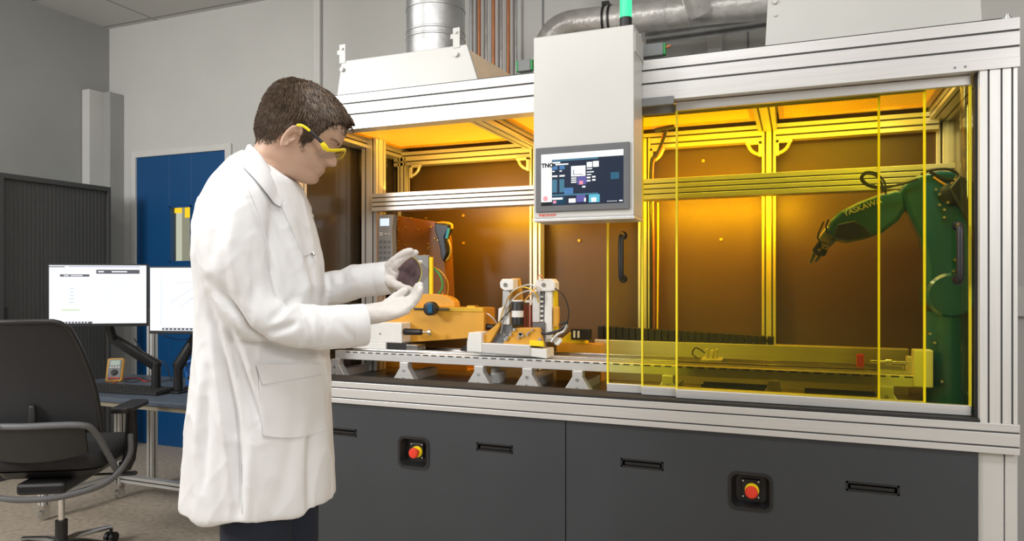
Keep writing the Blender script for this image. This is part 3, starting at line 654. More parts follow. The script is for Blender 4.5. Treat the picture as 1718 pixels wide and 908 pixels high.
k = PY(722, 518, 2.88); b = MB(); b.tube([(k.x, 2.868, k.z), (k.x, 2.87, k.z), (k.x, 2.902, k.z), (k.x, 2.904, k.z)], [.026, .032, .032, .026], 20); b.cyl((k.x, 2.904, k.z), (k.x, Y, k.z), .012, 12); b.build('black_knob', 'black', om, smooth=True)
b = MB(); b.box((k.x-.004, 2.862, k.z-.018), (k.x+.018, 2.8678, k.z+.02)); b.build('knob_label', 'robot', om); 
b = MB(); b.cyl((k.x-.09, 2.89, k.z-.003), (k.x-.0, 2.89, k.z-.003), .006, 10); b.cyl((k.x+.02, 2.89, k.z-.003), (k.x+.09, 2.89, k.z-.003), .005, 10); b.build('knob_shaft', 'black', om)
k = PY(695, 557, 2.87); b = MB(); b.tube([(k.x-.055, 2.87, k.z), (k.x-.05, 2.87, k.z), (k.x+.038, 2.87, k.z), (k.x+.04, 2.87, k.z)], [.012, .016, .014, .010], 16); b.build('plunger_grip', 'black', om, smooth=True)
b = MB(); b.cyl((k.x+.04, 2.87, k.z), (k.x+.075, 2.87, k.z), .004, 8); b.tube([(k.x+.072, 2.87, k.z), (k.x+.076, 2.87, k.z), (k.x+.088, 2.87, k.z), (k.x+.09, 2.87, k.z)], [.006, .014, .014, .008], 16); b.box((k.x+.03, 2.87, k.z-.006), (k.x+.04, Y, k.z+.006)); b.build('plunger_rod', 'chrome', om, smooth=True)
k = PY(795, 517, Y); b = MB(); b.box((k.x-.04, Y+.01, zt+.004), (k.x, Y+.05, zt+.012)); b.build('top_clip', 'gold', om)
# small block and hoses between block and gripper
a = PY(812, 548, 2.98); b = MB(); b.cyl((a.x, 2.98, a.z), (a.x+.05, 2.98, a.z-.002), .014, 12); b.build('connector', 'black', om, smooth=True)
P = [PY(x, y, 2.98) for x, y in ((806, 525), (818, 527), (828, 535), (836, 548))]; b = MB(); b.tube(curve_pts(P), .004, 8); b.build('hose', 'steel', om, smooth=True)
# grey upright with clear sheet and yellow edge
a, c = PY(690, 450, 3.02), PY(722, 515, 3.02)
b = MB(); b.box((a.x-.06, 3.0, 1.20), (c.x, 3.02, 1.47-.02)); b.build('grey_plate', 'grey', om, bevel=.003)
b = MB(); b.cyl((c.x+.01, 3.01, 1.20), (c.x+.01, 3.01, 1.44), .010, 12); b.build('yellow_post', 'yellow', om, smooth=True)
P = [PY(x, y, 3.03) for x, y in ((724, 447), (738, 462), (742, 482), (730, 500))]; b = MB(); b.tube(curve_pts(P), .004, 8); b.build('hose', 'green', om, smooth=True)
P = [PY(x, y, 3.05) for x, y in ((724, 446), (742, 458), (752, 478), (748, 505), (738, 517))]; b = MB(); b.tube(curve_pts(P), .0025, 8); b.build('hose', 'gold', om, smooth=True)
# white servo block standing on the stage
wb = thing('servo_block', (-1.83, 2.93, 1.005), 'white boxy servo block on the stage under the gloved hands', 'machine block')
Y = 2.87; a, c = PY(590, 540, Y), PY(674, 576, Y)
b = MB(); b.box((a.x, Y, c.z), (c.x, Y+.14, a.z)); b.build('upper_housing', 'white', wb, bevel=.004)
b = MB(); b.box((a.x, Y-.005, 1.0045), (PY(648, 580, Y).x, Y+.13, c.z)); b.build('lower_housing', 'white', wb, bevel=.003)
b = MB(); b.box((PY(648, 580, Y).x, Y+.005, 1.0045), (PY(681, 580, Y).x, Y+.12, c.z)); b.build('motor_block', 'black', wb, bevel=.002)
b = MB(); b.box((PY(681, 580, Y).x, Y+.0, 1.0045), (PY(700, 580, Y).x, Y+.08, c.z-.006)); b.build('coupling', 'chrome', wb, bevel=.002)
b = MB()
for px in (617, 638): q = PY(px, 560, Y); b.cyl((q.x, Y-.0005, q.z), (q.x, Y-.003, q.z), .004, 10)
b.build_each('screw', 'grey', wb)
# coiled cable at the stage
P0 = PY(783, 574, 2.90); b = MB()
for k in range(3): b.tube([(P0.x+(.042-k*.006)*math.cos(t), 2.93+(.022-k*.004)*math.sin(t), 1.010+k*.008) for t in [2*PI*i/20 for i in range(20)]], .0045, 8, closed=True)
tag(b.build('coiled_cable', 'black', smooth=True), 'small coil of black cable on the stage left of the gripper', 'cable')

# ---- amber cabinet with round lamp
ac = thing('amber_cabinet', (-1.72, 3.34, 1.1), 'brown amber screened cabinet with bolts at the back left of the cell', 'cabinet')
Y = 3.28; P = [PY(x, y, Y) for x, y in ((666, 362), (738, 373), (744, 400), (750, 520), (666, 520))]
b = MB(); b.prism([(p.x, p.z) for p in P], 1, Y, Y+.10); b.build('cabinet_shell', 'amber_box', ac, bevel=.003)
b = MB(); P = [PY(x, y, Y) for x, y in ((657, 360), (666, 362), (666, 520), (657, 520), (658, 470), (654, 400))]; b.prism([(p.x, p.z) for p in P], 1, Y-.01, Y+.09); b.build('cabinet_edge', 'slot', ac)
b = MB(); random.seed(3)
for px, py in ((668, 368), (668, 385), (668, 404), (668, 409), (668, 416), (668, 425), (681, 381), (702, 385), (681, 411), (719, 409), (720, 415), (719, 418), (730, 400), (735, 403), (724, 381), (712, 428), (746, 462), (742, 482), (744, 492), (715, 366), (690, 366)):
    q = PY(px, py, Y); b.cyl((q.x, Y-.0005, q.z), (q.x, Y-.006, q.z), .004, 8)
b.build_each('bolt_head', 'gold', ac)
b = MB(); P = [PY(x, y, Y-.03) for x, y in ((733, 374), (746, 376), (758, 378), (756, 386), (750, 398), (752, 410), (754, 425), (748, 440), (744, 432), (742, 415), (738, 400), (734, 388))]
b.prism([(p.x, p.z) for p in P], 1, Y-.06, Y-.001); b.build('lamp_bracket', 'robot_dark', ac, bevel=.006)
b = MB(); P = [PY(x, y, Y-.05) for x, y in ((734, 375), (744, 374), (757, 377), (758, 384))]; b.tube(curve_pts(P), .008, 8); P = [PY(x, y, Y-.05) for x, y in ((752, 402), (756, 415), (755, 428), (749, 438))]; b.tube(curve_pts(P), .006, 8); P = [PY(x, y, Y-.05) for x, y in ((737, 396), (742, 402), (744, 415), (746, 430))]; b.tube(curve_pts(P), .009, 8); b.build_each('golden_rim', 'gold', ac, smooth=True)
b = MB(); P = [PY(x, y, Y-.065) for x, y in ((753, 383), (749, 400))]; b.tube(P, .008, 8); b.build('blue_hose', mat('light_blue', (.05, .35, .6), .4), ac, smooth=True)

# ---- teach pendant on the left upright
tp = thing('teach_pendant', (-1.94, 3.08, 1.4), 'grey control pendant with small lit screen on the left upright', 'pendant')
Y = 3.06; P = [PY(x, y, Y) for x, y in ((634, 360), (660, 360), (657, 385), (658, 410), (659, 446), (634, 446))]
b = MB(); b.prism([(p.x, p.z) for p in P], 1, Y, Y+.045); b.build('pendant_body', 'grey', tp, bevel=.004)
a, c = PY(638, 367, Y), PY(653, 379, Y); b = MB(); b.box((a.x, Y-.002, c.z), (c.x, Y-.0005, a.z)); b.build('pendant_screen', glow('pendant_screen', (.62, .72, .85), 1), tp)
b = MB()
for px, py, w_ in ((637, 391, 6), (637, 394, 6), (646, 392, 3), (652, 392, 2)): q = PY(px, py, Y); b.box((q.x, Y-.002, q.z-.003), (q.x+w_*.003, Y-.0005, q.z+.001))
b.build_each('white_key', 'white', tp)
b = MB()
for i in range(3):
    for j in range(4): q = PY(637+i*7, 405+j*9, Y); b.box((q.x, Y-.002, q.z-.008), (q.x+.014, Y-.0005, q.z+.004))
b.build_each('grey_key', 'midgrey', tp)

# ---- gripper station on the stage
gs = thing('gripper_station', (-1.3, 2.95, 1.004), 'twin column gripper station with motor and looping hoses on the stage', 'machine')
Y = 2.885
def q2(px, py, Y=Y): p = PY(px, py, Y); return (p.x, p.z)
def plate(name, pts, y0, y1, mm, bev=.003, Yr=None):
    Yr = y0 if Yr is None else Yr
    b = MB(); b.prism([q2(x, y, Yr) for x, y in pts], 1, y0, y1); return b.build(name, mm, gs, bevel=bev)
plate('carriage_plate', ((800, 575), (889, 579), (889, 598), (800, 592)), 2.842, 3.06, 'alu')
plate('carriage_end', ((786, 558), (808, 558), (808, 592), (783, 590), (783, 575)), 2.838, 2.93, 'white')
plate('carriage_foot', ((889, 584), (917, 586), (917, 602), (889, 598)), 2.85, 2.95, 'white')
plate('left_bracket', ((803, 575), (812, 562), (838, 540), (838, 548), (822, 575)), 2.86, 2.885, 'orange')
plate('right_bracket', ((843, 577), (857, 558), (867, 550), (905, 550), (912, 580)), 2.862, 2.885, 'orange')
# left tower
tl = plate('left_head', [(838, 474), (842, 468), (861, 468), (861, 487), (846, 488), (839, 483)], 2.89, 2.95, 'white', .004)
b = MB(); c = q2(848, 478, 2.888); b.cyl((c[0], 2.8885, c[1]), (c[0], 2.885, c[1]), .009, 14); b.build('pivot_pin', 'chrome', tl, smooth=True)
plate('left_yellow_plate', ((858, 467), (872, 467), (877, 508), (853, 508)), 2.952, 2.965, 'orange', .002)
plate('left_column', ((843, 488), (855, 488), (855, 550), (841, 550)), 2.90, 2.94, 'steel')
plate('left_slide', ((836, 518), (850, 512), (855, 530), (855, 545), (835, 545)), 2.88, 2.90, 'white')
plate('left_base', ((830, 545), (860, 545), (862, 576), (826, 576)), 2.885, 2.95, 'midgrey')
# right tower
tr = plate('right_head', [(897, 474), (901, 468), (926, 468), (931, 474), (931, 488), (922, 489), (903, 489), (898, 484)], 2.89, 2.95, 'white', .004)
b = MB(); c = q2(912, 478, 2.888); b.cyl((c[0], 2.8885, c[1]), (c[0], 2.885, c[1]), .009, 14); b.build('pivot_pin', 'chrome', tr, smooth=True)
plate('right_column', ((914, 489), (926, 489), (926, 574), (912, 574)), 2.90, 2.935, 'white')
plate('right_inner_column', ((893, 488), (905, 488), (905, 541), (893, 541)), 2.885, 2.92, 'alu')
plate('right_rack', ((905, 489), (913, 489), (913, 545), (905, 545)), 2.90, 2.92, 'midgrey')
b = MB()
for i in range(6): c = q2(909, 498+i*8, 2.9); b.box((c[0]-.008, 2.893, c[1]-.004), (c[0]+.008, 2.8995, c[1]+.004))
b.build_each('rack_teeth', 'white', gs)
plate('right_yellow_side', ((926, 480), (931, 480), (933, 560), (927, 560)), 2.92, 2.96, 'yellow', .001)
plate('right_cylinder_block', ((928, 515), (937, 515), (937, 549), (928, 549)), 2.90, 2.92, 'orange', .003)
plate('right_base', ((893, 541), (914, 541), (914, 580), (893, 580)), 2.89, 2.94, 'midgrey')
plate('white_cam', ((925, 567), (940, 567), (942, 573), (936, 580), (930, 578)), 2.88, 2.90, 'white')
plate('cross_bar', ((880, 504), (903, 504), (903, 508), (880, 508)), 2.89, 2.92, 'white', .001)
plate('yellow_rail', ((888, 571), (910, 573), (912, 582), (888, 580)), 2.845, 2.861, 'yellow', .001)
# motor
a, c = PY(867, 506, 2.86), PY(867, 546, 2.86); r = .0255
b = MB(); b.tube([(a.x, 2.87, c.z), (a.x, 2.87, c.z+.003), (a.x, 2.87, a.z-.004), (a.x, 2.87, a.z)], [r*.9, r, r, r*.9], 22); mo = b.build('motor', 'black', gs, smooth=True)
b = MB(); zc = (a.z+c.z)/2; b.cyl((a.x, 2.87, zc-.016), (a.x, 2.87, zc+.012), r+.0006, 22); b.build('motor_label', 'white', mo, smooth=True)
b = MB(); b.cyl((a.x, 2.87, a.z), (a.x, 2.87, a.z+.006), r*.95, 22); b.build('motor_cap', 'white', mo, smooth=True)
b = MB()
for i, px in enumerate((879, 885, 890)): p0, p1 = PY(px, 512, 2.9), PY(px, 550, 2.9); b.cyl((p0.x, 2.91, p1.z), (p0.x, 2.91, p0.z), .005, 8)
b.build_each('red_spring', mat('dull_red', (.35, .06, .04), .4, .3), gs, smooth=True)
random.seed(11)
b = MB()
for i in range(16):
    x = 845+random.random()*60; y = 552+random.random()*18; c = PY(x, y, 2.85); b.cyl((c.x, 2.858, c.z), (c.x, 2.850, c.z), .003+random.random()*.005, 10)
b.build_each('bolt_head', 'steel', gs)
for P, r, mm in ((((846, 520), (852, 498), (868, 484), (888, 478), (900, 484), (906, 500)), .0035, 'steel'), (((838, 545), (846, 515), (860, 490), (880, 482), (898, 492), (904, 508)), .003, 'gold'), (((840, 560), (850, 520), (866, 497), (890, 488), (900, 500)), .003, 'steel'),
        (((812, 566), (838, 540), (858, 518), (868, 505)), .003, 'black'), (((931, 484), (944, 494), (953, 515), (953, 535), (944, 550), (930, 556), (905, 562)), .003, 'black'), (((938, 545), (950, 540), (948, 548), (925, 560), (903, 558)), .0045, 'black'), (((902, 470), (903, 463), (909, 463), (911, 469)), .0025, 'copper'),
        (((880, 505), (893, 490), (900, 482)), .003, 'orange'), (((805, 575), (820, 560), (835, 545)), .004, 'black'), (((925, 574), (935, 562), (946, 556), (952, 545)), .006, 'steel')):
    b = MB(); b.tube(curve_pts([PY(x, y, 2.87) for x, y in P], 7), r, 8); b.build('hose', mm, gs, smooth=True)

# ---- robot
rb = thing('industrial_robot', (.42, 2.98, DK), 'blue six axis robot arm standing at the right end inside the cell', 'robot')
YR = 2.96
def rp(name, pts, y0, y1, mm, bev=.012, par=rb):
    b = MB(); b.prism([(PY(x, y, YR).x, PY(x, y, YR).z) for x, y in pts], 1, y0, y1); o = b.build(name, mm, par, bevel=bev, seg=3)
    for p in o.data.polygons: p.use_smooth = True
    o.data.set_sharp_from_angle(angle=math.radians(50)); return o
c = PY(1590, 600, YR)
b = MB(); X = c.x
b.tube([(X, YR, DK), (X, YR, DK+.02), (X, YR, DK+.022), (X, YR, DK+.16), (X, YR, DK+.22), (X, YR, DK+.355)], [.105, .105, .085, .080, .072, .070], 30); b.build('base', 'robot', rb, smooth=True)
c2 = PY(1590, 495, YR)
b = MB(); b.tube([(c2.x, YR-.08, c2.z), (c2.x, YR-.07, c2.z), (c2.x, YR+.10, c2.z), (c2.x, YR+.11, c2.z)], [.07, .08, .08, .07], 30); b.build('shoulder', 'robot', rb, smooth=True)
rp('upper_arm', ((1508, 318), (1520, 304), (1545, 294), (1575, 290), (1600, 292), (1612, 310), (1622, 350), (1628, 420), (1632, 480), (1622, 520), (1590, 535), (1560, 520), (1548, 490), (1550, 450), (1540, 400), (1518, 355)), YR-.06, YR+.03, 'robot', .016)
c3 = PY(1588, 330, YR); el = MB(); el.tube([(c3.x, YR-.085, c3.z), (c3.x, YR-.08, c3.z), (c3.x, YR-.061, c3.z)], [.030, .038, .038], 24); el.build('elbow_motor', 'robot_dark', rb, smooth=True)
rp('arm_cover', ((1582, 322), (1600, 300), (1625, 312), (1636, 345), (1636, 390), (1616, 380)), YR-.10, YR-.062, 'robot_dark', .008)
fa = rp('forearm', ((1516, 322), (1500, 320), (1478, 326), (1440, 340), (1408, 356), (1390, 372), (1386, 392), (1396, 404), (1420, 408), (1450, 402), (1478, 392), (1505, 372), (1520, 350)), YR-.045, YR+.035, 'robot', .016)
rp('forearm_recess', ((1404, 378), (1432, 372), (1448, 382), (1462, 396), (1440, 402), (1412, 402), (1398, 396)), YR-.056, YR-.0455, 'robot_dark', .004)
a = PY(1416, 363, YR-.05); ang = math.atan2(PY(1478, 340, YR).z-PY(1416, 363, YR).z, PY(1478, 340, YR).x-PY(1416, 363, YR).x)
text('lettering', 'YASKAWA', .028, (a.x+.002, YR-.0462, a.z), (PI/2, -ang, 0), 'white', rb, .0004)
wr = rp('wrist', ((1386, 380), (1404, 388), (1404, 404), (1392, 416), (1378, 412), (1374, 398)), YR-.035, YR+.03, 'steel', .006)
rp('tool_body', ((1376, 400), (1392, 412), (1384, 430), (1372, 430), (1362, 420)), YR-.03, YR+.02, 'robot_dark', .004)
rp('gripper_finger', ((1366, 416), (1372, 422), (1362, 442), (1356, 442)), YR-.025, YR-.010, 'steel', .002)
rp('gripper_finger', ((1374, 424), (1380, 428), (1370, 440), (1364, 440)), YR+.000, YR+.015, 'steel', .002)
b = MB()
for x, y in ((1382, 404), (1388, 408), (1380, 416), (1374, 420), (1386, 418), (1395, 398)): p = PY(x, y, YR); b.cyl((p.x, YR-.036, p.z), (p.x, YR-.042, p.z), .006, 10)
b.build_each('tool_screw', 'gold', rb)
for P, mm, r in ((((1382, 372), (1376, 385), (1372, 398), (1378, 408)), 'black', .003), (((1390, 368), (1386, 380), (1388, 392)), 'black', .003), (((1545, 293), (1560, 286), (1590, 284), (1606, 292), (1603, 300)), 'black', .005), (((1482, 322), (1478, 305), (1468, 294), (1452, 292), (1447, 300), (1458, 310), (1480, 313), (1510, 310), (1540, 300)), 'black', .004),
        (((1486, 326), (1484, 306), (1470, 291), (1452, 289), (1444, 300), (1456, 312), (1482, 316), (1520, 306)), 'black', .0035), (((1604, 296), (1612, 320), (1622, 350), (1634, 370)), 'steel', .003), (((1560, 288), (1580, 300), (1600, 304), (1612, 316)), 'black', .006), (((1566, 297), (1590, 311), (1604, 300)), 'orange', .004)):
    b = MB(); b.tube(curve_pts([PY(x, y, YR-.07) for x, y in P], 7), r, 8); b.build('robot_cable', mm, rb, smooth=True)
b = MB()
for x, y in ((1570, 318), (1576, 326), (1590, 340), (1584, 352), (1576, 344), (1584, 365), (1602, 436), (1610, 444), (1600, 455), (1560, 560), (1568, 575), (1580, 640)):
    p = PY(x, y, YR-.1); b.cyl((p.x, YR-.105, p.z), (p.x, YR-.055, p.z), .005, 8)
b.build_each('chrome_screw', 'chrome', rb)
# long low rod at the right end in front of the robot
p = PY(1560, 603, 2.80)

# ---- cable bundle running down the post
cbn = thing('cable_bundle', (-.66, 3.40, DK), 'brown cable bundle hanging down the post right of the control box', 'cable')
for k, (P, mm, r) in enumerate(((((1102, 188), (1112, 196), (1120, 212), (1113, 228), (1108, 250), (1098, 268), (1095, 290), (1096, 400), (1097, 520), (1096, 552)), 'copper', .007), (((1100, 196), (1108, 206), (1116, 222), (1108, 245), (1100, 262), (1092, 280), (1092, 400), (1092, 552)), 'robot_dark', .007), (((1104, 340), (1104, 420), (1103, 552)), 'yellow', .004))):
    b = MB(); b.tube(curve_pts([PY(x, y, 3.40-.012*k) for x, y in P], 8), r, 10); b.build('cable', mm, cbn, smooth=True)
b = MB(); c = PY(1114, 216, 3.36); b.cyl((c.x-.045, 3.385, c.z), (c.x+.045, 3.385, c.z+.012), .012, 12); b.build('cable_clamp', 'robot_dark', cbn, smooth=True)

# ================================================================== DESK CORNER
dk = thing('workbench', (-3.15, 2.95, 0), 'blue grey topped aluminium framed workbench on castors behind the chair', 'workbench')
DX0_, DX1_, DY0, DY1 = -3.99, -2.47, 2.63, 3.35
b = MB(); b.box((DX0_, DY0, .695), (DX1_, DY1, .72)); b.build('worktop', 'desk', dk, bevel=.004)
M['ply'] = mat('plywood_edge', (.30, .26, .19), .6)
b = MB(); b.box((DX0_+.01, DY0+.012, .672), (DX1_-.01, DY1-.01, .695)); b.build('underboard', 'ply', dk)
for x, y in ((-3.87, 2.68), (-2.50, 2.68), (-3.83, 3.12), (-2.50, 3.12)):
    b = MB(); beam(b, 2, (x, y), .085, .671, .045, .045, [0], [0]); lg = b.build('leg', 'alu_v', dk, bevel=.001)
    c = MB(); c.box((x-.018, y-.02, .06), (x+.018, y+.02, .085)); c.cyl((x-.012, y, .032), (x+.012, y, .032), .030, 20); c.box((x-.017, y-.012, .028), (x-.013, y+.012, .065)); c.box((x+.013, y-.012, .028), (x+.017, y+.012, .065)); c.build('castor', 'chrome', lg, smooth=True)
b = MB(); beam(b, 1, (-3.85, .125), 2.703, 3.097, .04, .04, [0], [0]); b.build('lower_rail', 'alu', dk)
b = MB(); beam(b, 0, (3.12, .125), -3.805, -2.523, .04, .04, [0], [0]); b.build('lower_rail', 'alu', dk)
b = MB(); beam(b, 0, (3.30, .64), -3.8, -2.55, .04, .04, [0], [0]); b.build('back_rail', 'alu', dk)
b = MB(); beam(b, 2, (-3.86, 3.38), .0, 1.15, .045, .045, [0], [0]); b.build('upright_post', 'alu_v', dk)
# small second castor mount
# ---- monitors
def monitor(name, lab, corners, d0, d1, ui_fn):
    (x0, yt0, yb0), (x1, yt1, yb1) = corners
    TL, BL, TR = PD(x0, yt0, d0), PD(x0, yb0, d0), PD(x1, yt1, d1)
    zt, zb = (TL.z+TR.z)/2, BL.z
    ux = Vector((TR.x-TL.x, TR.y-TL.y, 0)); W = ux.length; ux.normalize(); n = Vector((ux.y, -ux.x, 0)); H_ = zt-zb
    org = Vector((TL.x, TL.y, zb)); T = Matrix((( ux.x, -n.x, 0, org.x), (ux.y, -n.y, 0, org.y), (0, 0, 1, org.z), (0, 0, 0, 1)))
    e = thing(name, org+ux*W/2, lab, 'monitor', 'computer monitors on the workbench')
    b = MB(); b.box((0, 0, 0), (W, .018, H_), 0, T); b.box((W*.2, .018, H_*.15), (W*.8, .045, H_*.8), 0, T); bd = b.build('monitor_casing', 'black', e, bevel=.002)
    mats_ = [glow('mon_white', (.80, .83, .87), .95), glow('mon_dark', (.10, .10, .12), .9), glow('mon_line', (.42, .50, .60), .9), glow('mon_pale', (.70, .73, .78), .95), glow('mon_green', (.35, .6, .12), .9), glow('mon_blue', (.25, .27, .5), .9)]
    s = MB(); ew, eb = .007, .016
    def r(u0, u1, v0, v1, k, lay=1): s.box((ew+(W-2*ew)*u0, -.0006*lay-.0006, eb+(H_-eb-ew)*(1-v1)), (ew+(W-2*ew)*u1, -.0006*lay+.0001, eb+(H_-eb-ew)*(1-v0)), k, T)
    r(0, 1, 0, 1, 0, 1); ui_fn(r, s, T, W, H_); s.build('monitor_screen', mats_, e)
    return org, ux, n, W, H_, e
def ui1(r, s, T, W, H):
    r(0, .16, .02, .035, 1, 2); r(.2, .93, .02, .03, 5, 2); r(0, 1, .0, .015, 3, 2); r(0, .25, .08, .1, 3, 2)
    r(.48, .93, .075, .145, 1, 2); r(.50, .56, .1, .12, 0, 3); r(.64, .80, .1, .12, 0, 3); r(.11, .41, .155, .195, 1, 2); r(.15, .2, .168, .182, 0, 3); r(.22, .34, .168, .182, 0, 3)
    random.seed(5)
    for i in range(9):
        v = .25+i*.06; r(.14+random.random()*.1, .3+random.random()*.1, v, v+.008, 3, 2); r(.5, .6+random.random()*.3, v, v+.007, 3, 2)
    for i in range(5): r(.21, .25, .39+i*.06, .40+i*.06, 2, 2)
    r(.13, .31, .76, .772, 4, 2); r(.1, .4, .80, .807, 3, 2); r(0, .44, .965, 1, 1, 2)
    for i in range(12): r(.02+i*.033, .035+i*.033, .972, .992, 3, 3)
def ui2(r, s, T, W, H):
    r(0, 1, 0, .02, 3, 2); r(.1, .12, .1, .9, 3, 2); r(.12, .95, .1, .104, 3, 2); r(.12, .96, .955, .99, 1, 2)
    for i in range(12): r(.14+i*.04, .155+i*.04, .962, .985, 3, 3)
    pts = [[(.2, .55), (.3, .45), (.42, .33), (.5, .28), (.62, .42)], [(.3, .6), (.42, .48), (.55, .38), (.7, .5)], [(.28, .25), (.45, .22), (.5, .3)], [(.38, .5), (.5, .42), (.58, .52), (.7, .45), (.8, .55)]]
    for P in pts: s.tube([T @ Vector((W*u, -.0018, H*(1-v))) for u, v in P], .0009, 5, 2)
M1 = monitor('monitor', 'monitor showing a white spreadsheet page, nearest the chair', ((80, 440, 549), (248, 446, 559)), 3.62, 3.70, ui1)
M2 = monitor('monitor', 'monitor showing a line drawing, partly hidden by the lab coat', ((250, 447, 560), (425, 447, 560)), 3.70, 3.64, ui2)
# monitor arms, each on its own clamp at the bench edge
def marm(base, joint, end, e):
    b = MB(); b.box((base[0]-.04, base[1]-.04, .7205), (base[0]+.04, base[1]+.04, .732)); b.cyl((base[0], base[1], .732), (base[0], base[1], .88), .024, 18); b.build('arm_base', 'black', e, bevel=.003, smooth=True)
    B0 = Vector((base[0], base[1], .865)); J = Vector(joint); E_ = Vector(end)
    b = MB(); b.tube([B0, J], [.026, .022], 14, round_ends=True, flat=(.8, 1.2)); b.build('lower_arm', 'black', e, smooth=True)
    b = MB(); b.tube([J, E_], [.022, .018], 14, round_ends=True, flat=(.8, 1.2)); b.build('upper_arm', 'black', e, smooth=True)
    return e
def centre(Mn): org, ux, n, W, H_, e = Mn; return org+ux*W/2-n*.05+Vector((0, 0, H_*.45))
c1, c2_ = centre(M1), centre(M2)
ba, bb = PD(262, 628, 3.86), PD(299, 630, 3.84)
marm((ba.x, ba.y), PD(190, 568, 3.80), c1, M1[5])
marm((bb.x, bb.y), PD(322, 575, 3.84), c2_, M2[5])
for P, r in ((((225, 568), (240, 590), (262, 602), (278, 612), (288, 640)), .003), (((265, 560), (300, 570), (330, 566)), .002)):
    b = MB(); b.tube(curve_pts([PD(x, y, 3.78) for x, y in P], 7), r, 7); tag(b.build('monitor_cable', 'black', smooth=True), 'thin black cable hanging below the monitors' if r > .0025 else 'thin cable running under the right monitor to its arm', 'cable')
# ---- keyboard
k0, k1, k2 = PZ(124, 652, .735), PZ(262, 660, .735), PZ(283, 645, .735)
kx = (k1-k0); kl = kx.length; kx.normalize(); kn = Vector((-kx.y, kx.x, 0))
T = Matrix(((kx.x, kn.x, 0, k0.x), (kx.y, kn.y, 0, k0.y), (0, 0, 1, .7205), (0, 0, 0, 1)))
kb = thing('keyboard', k0+kx*kl/2+kn*.07-Vector((0, 0, .0145)), 'black keyboard lying on the workbench in front of the monitors', 'keyboard')
b = MB(); b.prism([(0, 0), (.155, 0), (.155, .022), (0, .012)], 0, 0, kl, T=T); b.build('keyboard_base', 'black', kb, bevel=.002)
b = MB()
for r in range(6):
    for i in range(22):
        x = .008+i*(kl-.016)/22; y = .008+r*.0235; z = .0121+y*.0645; b.box((x, y, z), (x+(kl-.016)/22-.003, y+.019, z+.006), 0, T)
b.build('keys', 'black_soft', kb)
# ---- mouse, multimeter, bottle, cables
p = PZ(136, 640, .735); b = MB(); b.sphere((p.x, p.y, .737), .028, n=10, sc=(1.5, .9, .58)); tag(b.build('mouse', 'black', smooth=True), 'black computer mouse left of the keyboard on the workbench', 'mouse')
mmt = thing('multimeter', (0, 0, 0), 'orange handheld multimeter propped up behind the keyboard', 'multimeter')
p = PZ(190, 641, .7205); R_ = Matrix.Translation((p.x, p.y, .7215)) @ Matrix.Rotation(YAW+math.radians(14), 4, 'Z') @ Matrix.Rotation(math.radians(-22), 4, 'X') @ Matrix.Scale(.95, 4)
mmt.location = (p.x, p.y, .7205); ORG[mmt.name] = Vector(mmt.location)
b = MB(); b.prism([(x, z) for x, z in rrect(-.048, .048, 0, .155, .014)], 1, 0, .036, T=R_); b.build('rubber_holster', 'orange', mmt, bevel=.005)
b = MB(); b.prism([(x, z) for x, z in rrect(-.037, .037, .012, .145, .008)], 1, -.003, -.0003, T=R_); b.build('face_plate', 'grey', mmt)
b = MB(); b.box((-.028, -.0045, .105), (.028, -.0032, .138), 0, R_); b.build('display', glow('lcd', (.42, .50, .42), .6), mmt)
b = MB(); b.tube([R_ @ Vector(q) for q in ((0, -.003, .060), (0, -.010, .060), (0, -.0105, .060))], [.019, .017, .005], 20); b.build('dial', 'black', mmt, smooth=True)
b = MB()
for i in range(4): b.box((-.028+i*.016, -.006, .088), (-.017+i*.016, -.0032, .097), 0, R_)
b.build_each('button', 'white', mmt)
b = MB()
for i, x in enumerate((-.024, -.008, .008, .024)): b.tube([R_ @ Vector((x, -.003, .022)), R_ @ Vector((x, -.008, .022))], .006, 12)
b.build_each('socket', 'red', mmt)
b = MB(); b.box((-.03, .036, .0), (.03, .040, .12), 0, R_ @ Matrix.Translation((0, .0, .02)) @ Matrix.Rotation(math.radians(0), 4, 'X')); b.build('kick_stand', 'orange', mmt)
p = Vector((-3.84, 2.80, .7205))
bt = thing('squeeze_bottle', (p.x, p.y, .7205), 'clear squeeze bottle with blue cap behind the chair back', 'bottle')
b = MB(); b.tube([(p.x, p.y, .7205), (p.x, p.y, .725), (p.x, p.y, .81), (p.x, p.y, .835), (p.x, p.y, .845)], [.030, .033, .033, .020, .014], 22); b.build('bottle_body', mat('milky_plastic', (.55, .68, .82), .3), bt, smooth=True)
b = MB(); b.tube([(p.x, p.y, .845), (p.x, p.y, .87), (p.x, p.y, .90), (p.x-.01, p.y, .925)], [.016, .015, .004, .003], 16); b.build('bottle_cap', mat('blue_cap', (.02, .16, .6), .4), bt, smooth=True)
b = MB(); p = PZ(205, 636, .7205)
b.tube(curve_pts([PZ(x, y, .7245) for x, y in ((178, 648), (190, 643), (205, 636), (228, 634), (245, 640), (262, 634))], 6), .0025, 7); tag(b.build('test_lead', 'red', smooth=True), 'red test lead curling on the bench beside the multimeter', 'cable')
b = MB(); b.tube(curve_pts([PZ(x, y, .7235) for x, y in ((208, 640), (225, 641), (240, 636), (262, 641), (290, 637))], 6), .002, 7); tag(b.build('test_lead', 'black', smooth=True), 'black test lead on the bench behind the keyboard', 'cable')
